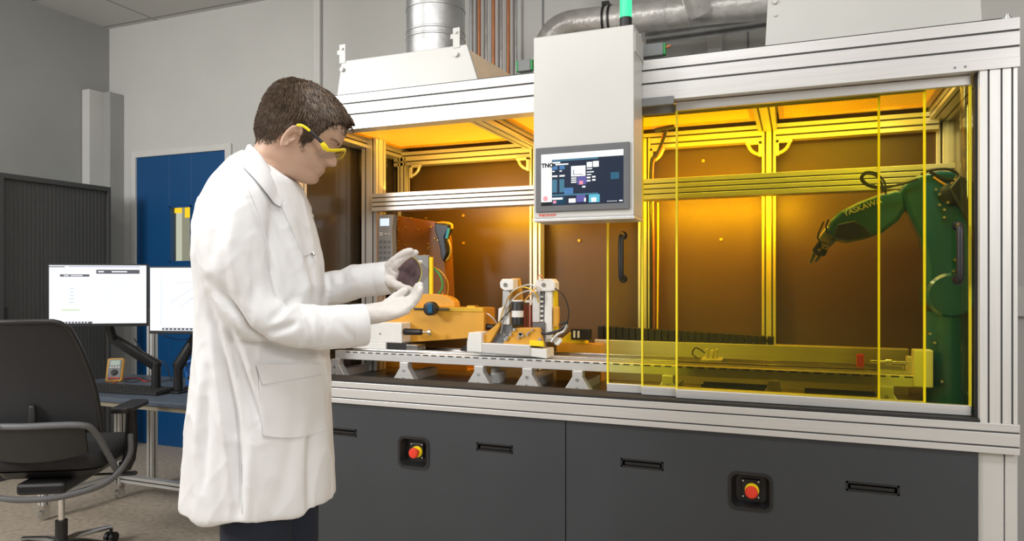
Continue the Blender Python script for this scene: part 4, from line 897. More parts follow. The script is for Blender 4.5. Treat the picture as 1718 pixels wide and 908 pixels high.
# small blue toy robot on the bench
ra = thing('desk_robot_arm', (0, 0, 0), 'small blue model robot arm on a black foot beside the lab coat', 'model robot')
p = PZ(318, 655, .7205); ra.location = (p.x, p.y, .7205); ORG[ra.name] = Vector(ra.location); dd_ = (EYE-.7205)*FPX/(655-HOR)
def rq(x, y, o=0): return PD(x, y, dd_+o)
b = MB(); b.tube([(p.x, p.y, .7205), (p.x, p.y, .732), (p.x, p.y, .742), (p.x, p.y, .75)], [.034, .034, .026, .012], 18); b.build('foot', 'black', ra, smooth=True)
M['bluetoy'] = mat('blue_toy', (.02, .16, .50), .35)
b = MB(); b.tube([rq(317, 646), rq(316, 636), rq(313, 624)], [.016, .012, .010], 12, round_ends=True); b.build('lower_arm', 'bluetoy', ra, smooth=True)
b = MB(); b.tube([rq(311, 612), rq(313, 624)], [.014, .010], 12, round_ends=True); b.tube([rq(311, 610), rq(320, 606), rq(328, 608)], [.012, .009, .006], 12, round_ends=True); b.tube([rq(326, 612), rq(318, 620), rq(312, 628)], [.004, .005, .005], 10, round_ends=True); b.build('upper_arm', 'bluetoy', ra, smooth=True)
b = MB(); b.tube([rq(310, 612, -.02), rq(310, 612, .02)], .010, 12); b.tube([rq(316, 634, -.02), rq(316, 634, .02)], .008, 12); b.build('joint', 'black', ra, smooth=True)

# ================================================================== OFFICE CHAIR
ch = thing('office_chair', (-3.18, 2.26, 0), 'black swivel office chair with armrests seen from behind at the bench', 'chair')
dc_ = 3.28
def cq(x, y, o=0): return PD(x, y, dc_+o)
hub = cq(103, 884)
CY_ = YAW+math.radians(8); CFW = Vector((-math.sin(CY_), math.cos(CY_), 0)); CRT = Vector((math.cos(CY_), math.sin(CY_), 0))
# backrest: curved mesh panel in a frame, leaning away at the top
def backpt(u, v, off=0):
    """u -1..1 across, v 0..1 up"""
    wv = .235-.055*(1-v)**2*0-.02*v
    z = .665+.495*v
    wv = smooth_lerp([(0, .250), (.35, .245), (.7, .225), (.95, .200), (1, .190)], v)
    dep = -.20*v+.03*math.sin(PI*v)+.035*u*u
    return Vector((hub.x, hub.y, 0))+CRT*(u*wv)+CFW*(-.235+dep+off)+Vector((0, 0, z))
n1, n2 = 18, 16; rings = []
b = MB()
vs = []; fs = []
for side in (0, 1):
    for j in range(n2+1):
        for i in range(n1+1):
            u = -1+2*i/n1; v = j/n2
            cr = 1-.12*max(0, (v-.88)/.12)**2
            vs.append(backpt(u*cr, v*(1-.0*abs(u)**8), side*.014))
N1 = (n1+1)*(n2+1)
for j in range(n2):
    for i in range(n1):
        a = j*(n1+1)+i; fs.append((a, a+1, a+n1+2, a+n1+1)); fs.append((a+N1, a+n1+1+N1, a+n1+2+N1, a+1+N1))
for i in range(n1): fs.append((i, i+N1, i+1+N1, i+1)); a = n2*(n1+1)+i; fs.append((a, a+1, a+1+N1, a+N1))
for j in range(n2):
    a = j*(n1+1); c = a+n1+1; fs.append((a, c, c+N1, a+N1)); a += n1; c += n1; fs.append((a, a+N1, c+N1, c))
b.add(vs, fs)
M['mesh'] = mat('black_mesh_fabric', (.018, .018, .020), .75, bump=.3, bscale=400)
b.build('backrest', 'mesh', ch, smooth=True)
b = MB(); b.tube([backpt(-1, v, .007) for v in [i/14*.93 for i in range(15)]]+[backpt(-.90, .985, .007)]+[backpt(u, 1, .007) for u in (-.8, -.4, 0, .4, .8)]+[backpt(.90, .985, .007)]+[backpt(1, v, .007) for v in [i/14*.93 for i in range(14, -1, -1)]], .011, 10); b.build('back_frame', 'black', ch, smooth=True)
# lower back support: band and curved shell
b = MB(); b.tube(curve_pts([backpt(-1.0, -.12, .04), backpt(-.96, .02, -.02), backpt(-.85, .085, -.045), backpt(-.4, .10, -.055), backpt(0, .10, -.06), backpt(.4, .10, -.055), backpt(.80, .085, -.045), backpt(.93, .02, -.02), backpt(1.02, -.22, .03), backpt(1.12, -.45, .05)], 6), .014, 12); b.build('support_band', 'midgrey', ch, smooth=True)
vs = []; 
for s_ in (0, 1):
    for j in range(9):
        for i in range(17):
            u = -.88+1.70*i/16; v = -.17+.26*j/8; k = (1-(abs(u)/.9)**2)
            vs.append(backpt(u, v-.06*k*(1-j/8), -.045*math.sqrt(max(0, k))-.01+s_*.012))
fs = []; N1 = 153
for j in range(8):
    for i in range(16): a = j*17+i; fs += [(a, a+1, a+18, a+17), (a+N1, a+17+N1, a+18+N1, a+1+N1)]
for i in range(16): fs.append((i, i+N1, i+1+N1, i+1)); a = 136+i; fs.append((a, a+1, a+1+N1, a+N1))
for j in range(8): a = j*17; fs.append((a, a+17, a+17+N1, a+N1)); a += 16; fs.append((a, a+N1, a+17+N1, a+17))
b = MB(); b.add(vs, fs); b.build('lumbar_shell', 'black', ch, smooth=True)
b = MB(); q = backpt(.05, .13, -.03); b.tube([q+Vector((0, 0, -.03)), q+Vector((0, 0, .06))], [.022, .014], 12, round_ends=True); b.build('lumbar_knob', 'black', ch, smooth=True)
q = backpt(-.44, .10, -.075); b = MB(); b.cyl(q-CFW*.004, q+CFW*.004, .014, 18); b.build('silver_badge', 'white', ch, smooth=True)
# seat
T = Matrix.Translation((hub.x, hub.y, .045)) @ Matrix.Rotation(CY_, 4, 'Z')
def seatring(z, g, fy=1):
    return [T @ Vector((x, y+.06, z)) for x, y in rrect(-.25-g, .25+g, -.25-g, .25+g, .10+g, 6)]
b = MB(); b.loft([seatring(.445, -.05), seatring(.45, -.012), seatring(.47, 0), seatring(.50, 0), seatring(.515, -.012), seatring(.52, -.05)]); b.build('seat', 'mesh', ch, smooth=60)
b = MB(); b.loft([seatring(.40, -.10), seatring(.405, -.06), seatring(.44, -.03)]); b.build('seat_pan', 'black', ch, smooth=60)
b = MB(); b.box((-.10, -.19, .345), (.10, .16, .399), 0, T); b.build('tilt_mechanism', 'black', ch, bevel=.015)
b = MB(); b.cyl(T @ Vector((.08, .02, .375)), T @ Vector((.30, -.02, .385)), .006, 8); b.tube([T @ Vector((.27, -.02, .384)), T @ Vector((.33, -.03, .388))], .011, 10, round_ends=True); b.build('lever', 'black', ch, smooth=True)
# curved rear bow joining armrests under the seat
P = [T @ Vector(q) for q in ((-.30, .0, .56), (-.315, -.06, .47), (-.27, -.17, .39), (-.14, -.235, .355), (0, -.25, .345), (.14, -.235, .355), (.27, -.17, .39), (.315, -.06, .47), (.30, .0, .56))]
b = MB(); b.tube(curve_pts(P, 6), .015, 12, flat=(.8, 1.15)); b.build('rear_bow', 'midgrey', ch, smooth=True)
for sg in (-1, 1):
    b = MB(); b.tube([T @ Vector(q) for q in ((sg*.24, .04, .40), (sg*.265, .04, .405), (sg*.278, .045, .44), (sg*.285, .05, .52), (sg*.285, .05, .675))], [.02, .022, .022, .022, .018], 12, flat=(.7, 1.3)); b.build('armrest_post', 'black', ch, smooth=True)
    b = MB(); b.prism([(x, y) for x, y in rrect(sg*.285-.045, sg*.285+.045, -.10, .17, .03)], 2, .676, .702, T=T); b.build('armrest', 'black', ch, bevel=.008)
    
b = MB(); b.tube([(hub.x, hub.y, .09), (hub.x, hub.y, .22)], [.026, .026], 16); b.build('column_sleeve', 'black', ch, smooth=True)
b = MB(); b.cyl((hub.x, hub.y, .2205), (hub.x, hub.y, .40), .014, 16); b.build('gas_column', 'chrome', ch, smooth=True)
for k in range(5):
    a = YAW+math.radians(8+72*k); dx, dy = math.cos(a), math.sin(a)
    b = MB(); b.tube([(hub.x+dx*.02, hub.y+dy*.02, .115), (hub.x+dx*.10, hub.y+dy*.10, .115), (hub.x+dx*.31, hub.y+dy*.31, .082)], [.026, .022, .014], 12, round_ends=True, flat=(1, .7)); lg = b.build('leg', 'chrome', ch, smooth=True)
    cx, cy = hub.x+dx*.315, hub.y+dy*.315; nx, ny = -dy, dx
    b = MB()
    for s_ in (-1, 1): b.cyl((cx+nx*.006*s_, cy+ny*.006*s_, .028), (cx+nx*.024*s_, cy+ny*.024*s_, .028), .027, 18)
    b.cyl((cx, cy, .03), (cx, cy, .075), .008, 8); b.build('castor', 'black', lg, smooth=True)

# ================================================================== THE PERSON
from mathutils.bvhtree import BVHTree
RV, FV, ZV = Vector((ca, sa, 0)), Vector((-sa, ca, 0)), Vector((0, 0, 1))
DM = 1.85                                        # distance at which the man stands
def L(px, py, dy=0): return PD(px, py, DM+dy)
def fill(bm_obj, mb, voxel, name, smooth_it=2, disp=None):
    """fuse the pieces of an MB into one continuous surface"""
    o = mb.build(name+'_src', 'white'); md = o.modifiers.new('r', 'REMESH'); md.mode = 'VOXEL'; md.voxel_size = voxel
    if smooth_it: s = o.modifiers.new('s', 'SMOOTH'); s.iterations = smooth_it; s.factor = .5
    dg = bpy.context.evaluated_depsgraph_get(); me = bpy.data.meshes.new_from_object(o.evaluated_get(dg)); bpy.data.objects.remove(o)
    if disp:
        ns = [v.normal.copy() for v in me.vertices]
        for v, n in zip(me.vertices, ns): v.co += disp(v.co, n)
    me.name = name; me.materials.clear(); me.polygons.foreach_set('use_smooth', [True]*len(me.polygons)); me.update(); return me
def mesh_obj(name, me, mats, parent=None):
    for m in (mats if isinstance(mats, (list, tuple)) else [mats]): me.materials.append(M[m] if isinstance(m, str) else m)
    o = bpy.data.objects.new(name, me); COL.objects.link(o)
    if parent: o.parent = parent; me.transform(Matrix.Translation(-ORG[parent.name])); ORG[o.name] = ORG[parent.name]
    return o
def skin_mat(name, a, c, rough=.5):
    m = mat(name, a, rough, var=0); nt = m.node_tree; b = nt.nodes['Principled BSDF']; r = [n for n in nt.nodes if n.type == 'VALTORGB'][0]
    r.color_ramp.elements[0].color = (*a, 1); r.color_ramp.elements[1].color = (*c, 1)
    b.inputs['Subsurface Weight'].default_value = .12; b.inputs['Subsurface Radius'].default_value = (.01, .004, .002); b.inputs['Subsurface Scale'].default_value = 1
    return m
M['skin'] = skin_mat('skin', (.52, .325, .23), (.60, .395, .29))
M['coat'] = mat('white_cotton', (.81, .815, .83), .85, var=.02, nscale=5, bump=.12, bscale=22)
M['glove'] = mat('white_latex', (.74, .70, .67), .6, var=.04, nscale=20, bump=.2, bscale=60)
M['navy'] = mat('navy_cotton', (.012, .018, .035), .85, bump=.2, bscale=80)
M['hair'] = mat('brown_hair', (.085, .055, .036), .5, var=.5, nscale=90, stretch=(1, 1, 1))
M['hair2'] = mat('brown_hair_light', (.14, .095, .062), .5, var=.4, nscale=60)

foot0 = L(450, HOR+EYE/DM*FPX, 0)
# ---- head, in its own frame (x forward, y to his left, z up; origin between the ears)
hyaw, htilt = math.radians(8), math.radians(32)
HO = L(487, 229, 0); f0 = RV*math.cos(hyaw)+FV*math.sin(hyaw)
HX = f0*math.cos(htilt)-ZV*math.sin(htilt); HZ = ZV*math.cos(htilt)+f0*math.sin(htilt); HY = HZ.cross(HX)
def hw(x, y, z): return HO+HX*x+HY*y+HZ*z
def hl(p): q = Vector(p)-HO; return Vector((q.dot(HX), q.dot(HY), q.dot(HZ)))
fz = [(-.20, .030), (-.13, .036), (-.105, .042), (-.096, .055), (-.090, .074), (-.084, .096), (-.078, .109), (-.070, .118), (-.060, .1215), (-.052, .118), (-.046, .1175), (-.041, .1225), (-.0365, .119), (-.031, .1225), (-.024, .118), (-.014, .1155), (0, .114), (.015, .113), (.028, .112), (.038, .114), (.050, .1185), (.062, .119), (.080, .115), (.100, .104), (.113, .085), (.124, .062), (.131, .035), (.134, .008)]
bz = [(-.20, -.068), (-.13, -.060), (-.09, -.058), (-.06, -.062), (-.03, -.074), (0, -.086), (.03, -.093), (.06, -.094), (.085, -.089), (.108, -.073), (.122, -.055), (.130, -.038), (.134, -.015)]
wz = [(-.20, .064), (-.13, .060), (-.095, .058), (-.085, .053), (-.075, .053), (-.06, .057), (-.04, .063), (-.02, .068), (0, .071), (.03, .075), (.06, .078), (.085, .075), (.102, .065), (.115, .052), (.126, .036), (.132, .02), (.134, .008)]
nz = [(-.020, 0), (-.015, .006), (-.010, .017), (-.004, .0245), (.003, .0265), (.009, .0235), (.016, .017), (.024, .009), (.032, .003), (.040, 0)]
g = lambda t: math.exp(-t*t)
def headpt(z, th):
    f, b_, w_ = smooth_lerp(fz, z), smooth_lerp(bz, z), smooth_lerp(wz, z)
    c, s = math.cos(th), math.sin(th); face = max(0, min(1, (z+.10)/.03))*max(0, min(1, (.12-z)/.04))
    n = 2+.35*face*(c > 0)
    x0 = -.004 if z > -.08 else -.015
    a = (f-x0) if c >= 0 else (x0-b_)
    x = x0+a*math.copysign(abs(c)**(2/n), c); y = w_*math.copysign(abs(s)**(2/n), s)
    if c > 0:
        x += smooth_lerp(nz, z)*g(y/(.0085+.0065*g((z+.004)/.012)))
        x += .0035*g((abs(y)-.013)/.005)*g((z+.006)/.006)                        # nostril wings
        x -= .0035*g((abs(y)-.009)/.004)*g((z+.0145)/.003)
        k = g((z-.030)/.013)*g((abs(y)-.031)/.016); x -= .010*k                  # eye sockets
        x += .0065*g((z-.027)/.008)*g((abs(y)-.031)/.011)                        # lids
        x += .0035*g((z-.047)/.007)*g((abs(y)-.03)/.022)                         # brow ridge
        x -= .0030*g((z+.0365)/.0025)*g(y/.022)                                  # mouth line
        x -= .004*g((abs(y)-.034)/.010)*g((z+.034)/.014)
        yb_ = g((z-.004)/.016)*g((abs(y)-.056)/.02)*.003; y += math.copysign(yb_, y)
    return x, y, z
zs = [-.20+.0066*i for i in range(15)]+[-.100+.0026*i for i in range(64)]+[.068+.0042*i for i in range(15)]+[.130, .1325, .134]
NT = 72
hd = MB(); rings = []
for z in zs: rings.append([hw(*headpt(z, 2*PI*(j)/NT)) for j in range(NT)])
hd.loft(rings)
def ear(mb, sg):
    c = (.023, sg*.0735, -.008)
    def e(u, v, o=0):      # u forward, v up, o outwards
        a = math.radians(-14); u = u*.78; uu, vv = u*math.cos(a)-v*math.sin(a), u*math.sin(a)+v*math.cos(a)
        return hw(c[0]+uu, c[1]+sg*(o+.010-uu*.35), c[2]+vv)
    out = [(.012, .020), (.010, .029), (.002, .034), (-.009, .033), (-.018, .025), (-.020, .012), (-.018, -.002), (-.014, -.014), (-.008, -.024), (0, -.030), (.007, -.027), (.009, -.018)]
    mb.tube(curve_pts([e(u, v, .003) for u, v in out], 4), .0040, 8, round_ends=True)
    mb.tube(curve_pts([e(u, v, .001) for u, v in ((.004, .022), (-.006, .020), (-.010, .008), (-.008, -.006), (0, -.014), (.008, -.012))], 4), .0032, 8, round_ends=True)
    mb.tube([e(.010, -.004, .002), e(.010, .004, .002)], .0035, 8, round_ends=True)
    inn = [e(u*.95, v*.95, -.0055) for u, v in out]; inn2 = [e(u*.95, v*.95, -.013) for u, v in out]
    mb.loft([inn2, inn])
for sg in (-1, 1): ear(hd, sg)
# torso, arms and legs of the body below the clothes, fused with the head into one surface
def ring(cx_px, py, a, b_, n=28, dz=0, tilt=0, ex=2.3, dyc=0):
    C_ = L(cx_px, py, dyc); out = []
    for j in range(n):
        t = 2*PI*j/n; c, s = math.cos(t), math.sin(t); x = a*math.copysign(abs(c)**(2/ex), c); y = b_*math.copysign(abs(s)**(2/ex), s)
        out.append(C_+RV*x+FV*y+ZV*(dz+x*tilt))
    return out
MPX = DM/FPX
TOR = [(272, 412, 478, .075), (284, 396, 488, .118), (296, 383, 494, .152), (312, 369, 500, .176), (340, 355, 510, .192), (380, 345, 522, .196), (430, 341, 533, .195), (480, 344, 540, .192), (530, 345, 542, .190), (590, 341, 546, .192),
       (650, 334, 549, .194), (720, 328, 553, .198), (780, 323, 555, .202), (818, 320, 556, .205), (836, 320, 556, .205)]
nk = hw(-.016, 0, -.16); nb = L(440, 300, 0)
hd.tube([nk, nb, L(425, 340, 0)], [.055, .058, .07], 24)
hd.loft([ring((a+c)/2, y, (c-a)/2*MPX*.80, w_*.85) for y, a, c, w_ in TOR if 290 < y < 800])
SL_R = [(428, 322, -.10, .055), (408, 335, -.150, .070), (396, 365, -.175, .078), (391, 405, -.192, .078), (396, 455, -.20, .074), (409, 500, -.20, .068), (430, 530, -.20, .061), (462, 545, -.19, .056), (505, 550, -.175, .0545), (550, 550, -.15, .053), (590, 547, -.125, .051), (611, 545, -.112, .050)]
SL_L = [(440, 330, .10, .06), (430, 350, .16, .070), (436, 400, .19, .07), (462, 462, .20, .065), (505, 490, .18, .058), (556, 484, .15, .049), (606, 472, .12, .046), (654, 466, .10, .044)]
hd.tube(curve_pts([L(x, y, d) for x, y, d, r in SL_R], 3), [.038]*(3*(len(SL_R)-1)+1), 14)
hd.tube(curve_pts([L(x, y, d) for x, y, d, r in SL_L], 3), [.036]*(3*(len(SL_L)-1)+1), 14)
FEET = []
for cx, dyc in ((430, -.092), (482, .098)):
    top = L(cx, 700, dyc); kn = top.copy(); kn.z = .48; an = top.copy(); an.z = .09; an -= RV*.02; FEET.append((top, kn, an))
    hd.tube([top, (top+kn)/2, kn, (kn+an)/2, an], [.065, .062, .052, .048, .036], 18)
    hd.tube([an-RV*.03+ZV*-.05, an+RV*.15-ZV*.06], [.035, .03], 12, round_ends=True)
me = fill(None, hd, .0042, 'person', 1)
def on_nose(co, n): return Vector((0, 0, 0))
pe = mesh_obj('person', me, 'skin')
tag(pe, 'person in a long white lab coat and yellow safety glasses examining a disc', 'person')
ORG[pe.name] = Vector((0, 0, 0))
# eyelashes / brows are part of the hair mesh

# ---- hair
def hairline(x, y, z):
    """positive inside the hair"""
    pts = [(-.12, -.050), (-.09, -.050), (-.07, -.052), (-.05, -.048), (-.03, -.042), (-.010, -.034), (.000, -.006), (.010, .018), (.024, .026), (.036, .022), (.042, -.002), (.058, -.008), (.065, .020), (.074, .046), (.082, .072), (.098, .090), (.125, .104)]
    return z-lerp([p[0] for p in pts], [p[1] for p in pts], x)
hs = MB(); rings = []
for z in zs:
    r = []
    if z < -.07: continue
    for j in range(NT):
        th = 2*PI*j/NT; x, y, zz = headpt(z, th); h = hairline(x, y, zz)
        k = max(0, min(1, h/.022)); top = max(0, min(1, (z-.02)/.09))
        th_ = -.004+k*(.0105+.0085*top+.004*max(0, x/.1)*top)+(.0015*noise.noise(Vector((x, y, z))*55) if k else 0)
        n = (Vector((x+.005, y, (z-.045)*.9))).normalized()
        if z < .04: n = Vector((n.x, n.y, n.z*.3)).normalized()
        p = Vector((x, y, zz))+n*th_; r.append(hw(*p))
    rings.append(r)
hs.loft(rings)
shell = BVHTree.FromPolygons([tuple(v) for v in hs.v], hs.f)
rnd = random.Random(4); st2 = MB()
crown = Vector((-.050, .01, .145)); cnt = 0; tries = 0
while cnt < 7500 and tries < 60000:
    tries += 1
    z = rnd.uniform(-.055, .142); th = rnd.uniform(0, 2*PI); x, y, zz = headpt(min(z, .1335), th)
    if z > .133: x *= rnd.random(); y *= rnd.random()
    h = hairline(x, y, z)
    if h < .001: continue
    if y > .03 and z < .08 and rnd.random() < .6: continue
    p = hw(x, y, z); q, n, i, d = shell.find_nearest(p)
    if n.dot(q-hw(-.01, 0, .03)) < 0: n = -n
    p = q.copy(); pts = [p-n*.003]; ln = rnd.uniform(.018, .036)*(1.25 if z > .09 else 1)*(.7 if h < .02 else 1); wob = Vector((rnd.gauss(0, .16), rnd.gauss(0, .16), rnd.gauss(0, .12)))
    for k in range(5):
        lp = hl(p); fl = lp-crown; fl.z -= .03 if lp.z < .1 else 0
        if lp.x > .0 and lp.z > .07: fl += Vector((.10, -.03*(1 if lp.y < 0 else -.6), -.02))
        if lp.z < .06: fl += Vector((-.03, 0, -.10))
        fl = fl.normalized()+wob; dv = HX*fl.x+HY*fl.y+HZ*fl.z; dv = (dv-n*dv.dot(n)).normalized()
        p = p+dv*ln/5; q, n2, i, d = shell.find_nearest(p)
        if n2.dot(q-hw(-.01, 0, .03)) < 0: n2 = -n2
        n = n2; lift = .0008+.0011*k*rnd.uniform(.2, 1.5); p = q+n*lift if d < .02 else p
        pts.append(p.copy())
    R0 = rnd.uniform(.0007, .0013)
    st2.tube(pts, [R0, R0, R0, R0*.85, R0*.6, R0*.2], 3, 0 if rnd.random() < .6 else 1); cnt += 1
# fringe that overhangs the forehead
for i in range(260):
    y = rnd.uniform(-.062, .055); x, yy, z = headpt(.108, math.asin(max(-1, min(1, y/.072)))); p = hw(x*1.0, yy, .110+rnd.uniform(-.003, .012)); n = HX
    q, n_, i_, d = shell.find_nearest(p); a = q+HX*.002
    P = [a, a+HX*.009+HZ*.001, a+HX*.016-HZ*.004, a+HX*(.019+rnd.uniform(-.002, .003))-HZ*(.008+rnd.uniform(-.003, .004))+HY*rnd.uniform(-.004, .004)]
    st2.tube(P, [.0012, .0012, .0010, .0003], 3, i % 2)
# brows
for sg in (-1, 1):
    for i in range(60):
        t = rnd.random(); y = sg*(.014+.034*t); x, yy, z = headpt(.046+.004*math.sin(PI*t)+rnd.uniform(-.002, .002), math.asin(max(-1, min(1, y/.079))))
        a = hw(x+.002, yy, z); st2.tube([a, a+HY*sg*.006+HZ*.001], [.0006, .0002], 3, 0)
hr_ = hs.build('hair', ['hair', 'hair2'], pe, smooth=60)
st2.build('hair_strands', ['hair', 'hair2'], hr_, smooth=60)
pe_h = hr_

# ---- lab coat
def seg_d(px, py, a, b_):
    ax, ay = a; bx, by = b_; dx, dy = bx-ax, by-ay; t = max(0, min(1, ((px-ax)*dx+(py-ay)*dy)/(dx*dx+dy*dy+1e-9)))
    return math.hypot(px-ax-t*dx, py-ay-t*dy)
def seg_u(px, py, P, i):
    ax, ay = P[i]; bx, by = P[i+1]; dx, dy = bx-ax, by-ay; t = max(0, min(1, ((px-ax)*dx+(py-ay)*dy)/(dx*dx+dy*dy+1e-9)))
    return math.hypot(px-ax-t*dx, py-ay-t*dy), (i+t)/(len(P)-1)
RIDGE = [  # polyline, half width, height: creases and ridges of the cloth
    ([(456, 538), (475, 520), (494, 499)], 5, -.012), ([(448, 560), (470, 552), (498, 542)], 5, -.009), ([(470, 532), (490, 518), (500, 512)], 5, .006),
    ([(352, 470), (378, 505), (398, 530), (412, 555), (450, 584), (500, 596), (545, 598)], 6, -.016),
    ([(388, 560), (412, 630), (436, 705)], 6, -.010), ([(398, 560), (424, 630), (446, 700)], 7, .007), ([(350, 495), (364, 560), (376, 617), (390, 700), (398, 790), (402, 860)], 6, -.010), ([(358, 560), (368, 640), (380, 740), (386, 840)], 8, .009),
    ([(345, 600), (336, 700), (328, 820)], 7, .008), ([(352, 620), (346, 720), (342, 820)], 6, -.008), ([(420, 740), (412, 870)], 9, .006), ([(530, 700), (524, 780), (518, 870)], 7, -.009), ([(543, 700), (538, 860)], 7, .005),
    ([(455, 345), (470, 385), (490, 430), (508, 480)], 5, -.006), ([(404, 300), (424, 335), (436, 370), (452, 430), (458, 470)], 5, -.003), ([(378, 330), (362, 380), (356, 440)], 8, -.006), ([(372, 440), (380, 490), (400, 530)], 8, -.007), ([(395, 350), (385, 420), (395, 480)], 9, .005),
    ([(420, 430), (430, 480), (424, 520)], 6, -.006), ([(440, 400), (462, 450), (470, 500)], 7, .006), ([(505, 520), (515, 550), (510, 585)], 5, -.005), ([(535, 516), (548, 545), (545, 580)], 5, -.006), ([(560, 530), (585, 560), (600, 570)], 5, -.004), ([(525, 530), (530, 560), (525, 585)], 5, .004),
    ([(470, 380), (500, 440), (520, 500)], 8, .005), ([(500, 370), (520, 430), (530, 500)], 5, -.006), ([(545, 455), (552, 480), (545, 505)], 5, -.008), ([(570, 450), (575, 475), (570, 500)], 5, -.006), ([(590, 450), (596, 470)], 5, .004), ([(490, 640), (500, 700), (480, 800), (460, 870)], 10, -.005), ([(430, 620), (436, 690)], 5, -.003)]
def proj(p):
    q = p-Vector((0, 0, EYE)); d = q.dot(FV); return 859+FPX*q.dot(RV)/d, HOR-FPX*q.z/d
CTR = L(445, 500, 0)
def coat_disp(co, n):
    px, py = proj(co); q = co-CTR; th = math.atan2(q.dot(FV), q.dot(RV)); side = 1 if q.dot(FV) < .02 else .5
    d = 0
    low = max(0, min(1, (py-560)/260))
    if px < 575 and py > 560:
        d += low*(.0055*math.sin(6*th+1.2+.6*math.sin(py*.012))+.0022*math.sin(11*th+.5+py*.004))
    if n.dot(FV) < .35:
        for P, w_, h in RIDGE:
            m, u = min(seg_u(px, py, P, i) for i in range(len(P)-1)); w2_ = w_*1.35
            if m < 3*w2_: d += 1.3*h*math.exp(-(m/w2_)**2)*max(0, math.sin(PI*min(1, max(0, .04+.92*u))))**.6
    v = Vector((q.dot(RV), q.dot(FV), q.z*.45)); 
    w1 = Vector((q.dot(RV)*9+q.z*3, q.dot(FV)*9, q.z*3.2-q.dot(RV)*2)); w2 = Vector((q.dot(RV)*16-q.z*9, q.dot(FV)*16, q.z*7+q.dot(RV)*6))
    d += .0036*(max(0, 1-abs(noise.noise(w1+Vector((3, 1, 7))))*4.5))**2+.0013*(max(0, 1-abs(noise.noise(w2))*4))**2+.003*noise.noise(v*9)
    if px > 530 and py < 600: d *= .8
    if py < 330: d *= .35
    return n*d
ct = MB()
ct.loft([ring((a+c)/2, y, (c-a)/2*MPX, w_, 40, tilt=(-.55 if y < 275 else -.35 if y < 290 else -.12 if y < 300 else 0), ex=2.35) for y, a, c, w_ in TOR])
def sleeve(SLV):
    P = curve_pts([L(x, y, d) for x, y, d, r in SLV], 5); R = []
    rr_ = [r for *_, r in SLV]; n = len(SLV)-1
    for i in range(n):
        for k in range(5): R.append(rr_[i]+(rr_[i+1]-rr_[i])*k/5)
    R.append(rr_[-1]); return P, R
for S_ in (SL_R, SL_L):
    P, R = sleeve(S_); ct.tube(P, R, 24)
me = fill(None, ct, .0052, 'lab_coat', 6, coat_disp)
coatbvh = BVHTree.FromPolygons([tuple(v.co) for v in me.vertices], [tuple(p.vertices) for p in me.polygons])
co = mesh_obj('lab_coat', me, 'coat', pe)
smo = co.modifiers.new('s', 'SMOOTH'); smo.iterations = 1
EY = Vector((0, 0, EYE))
def onc(px, py, off=.003, dflt=-.15):
    """point of the coat's near side, lifted off the cloth"""
    d = (PD(px, py, 1)-EY).normalized(); h, n, i, t = coatbvh.ray_cast(EY, d)
    if h is None: return L(px, py, dflt)
    if n.dot(d) > 0: n = -n
    return h+n*off
def patch(quad, nu, nv, name, off, mm='coat', th=.003, parent=co, bulge=0):
    """cloth piece sewn on the coat; quad = four pixel corners TL TR BR BL"""
    vs = []
    for s_ in (0, 1):
        for j in range(nv+1):
            for i in range(nu+1):
                u, v = i/nu, j/nv; a = [quad[0][k]*(1-u)+quad[1][k]*u for k in (0, 1)]; c = [quad[3][k]*(1-u)+quad[2][k]*u for k in (0, 1)]
                px, py = a[0]*(1-v)+c[0]*v, a[1]*(1-v)+c[1]*v; py += bulge*4*u*(1-u)*v
                vs.append(onc(px, py, off-(th if s_ else 0)))
    N_ = (nu+1)*(nv+1); fs = []; W = nu+1
    for j in range(nv):
        for i in range(nu): a = j*W+i; fs += [(a, a+1, a+W+1, a+W), (a+N_, a+W+N_, a+W+1+N_, a+1+N_)]
    for i in range(nu): fs.append((i, i+N_, i+1+N_, i+1)); a = nv*W+i; fs.append((a, a+1, a+1+N_, a+N_))
    for j in range(nv): a = j*W; fs.append((a, a+W, a+W+N_, a+N_)); a += nu; fs.append((a, a+N_, a+W+N_, a+W))
    b = MB(); b.add(vs, fs); return b.build(name, mm, parent, smooth=50)
patch(((433, 625), (536, 618), (544, 722), (441, 730)), 14, 14, 'patch_pocket', .0045, bulge=8)
patch(((429, 612), (537, 611), (536, 628), (440, 645)), 14, 4, 'pocket_flap', .0085)
# collar: near half draped from the neck, far half mirrored across the body's middle plane
inner = [(424, 246, 0), (428, 249, -.035), (440, 262, -.064), (452, 280, -.078), (463, 298, -.082), (473, 317, -.078), (482, 338, -.064)]
outer = [(412, 258, 0), (404, 268, -.06), (410, 285, None), (426, 304, None), (441, 322, None), (454, 338, None), (467, 346, None)]
def mirror(p):
    q = p-L(450, 300, 0); k = q.dot(FV); return p-FV*2*k
I0 = [L(*p) for p in inner]; O0 = [(L(*p) if p[2] is not None else onc(p[0], p[1], .010)) for p in outer]
mid0 = [(a+b_)/2+ZV*.012+(a-L(450, 300, 0)).normalized()*.002 for a, b_ in zip(I0, O0)]
I_ = [mirror(p) for p in I0[:0:-1]]+I0; O_ = [mirror(p) for p in O0[:0:-1]]+O0; Mi = [mirror(p) for p in mid0[:0:-1]]+mid0
I_, O_, Mi = [curve_pts(x, 4) for x in (I_, O_, Mi)]
Bi = [p-ZV*.035+(L(440, 300, 0)-p)*.12 for p in I_]
vs = []; nn = len(I_); lay = [Bi, I_, [(a*.6+b_*.4)+ZV*.004 for a, b_ in zip(I_, Mi)], Mi, O_, [p-ZV*.004-RV*.0 for p in O_], [p-ZV*.006 for p in Mi], [p-ZV*.010+(L(440, 300, 0)-p)*.05 for p in I_]]
rg = [[l_[k] for l_ in lay] for k in range(nn)]
b = MB(); b.loft(rg); b.build('collar', 'coat', co, smooth=60)
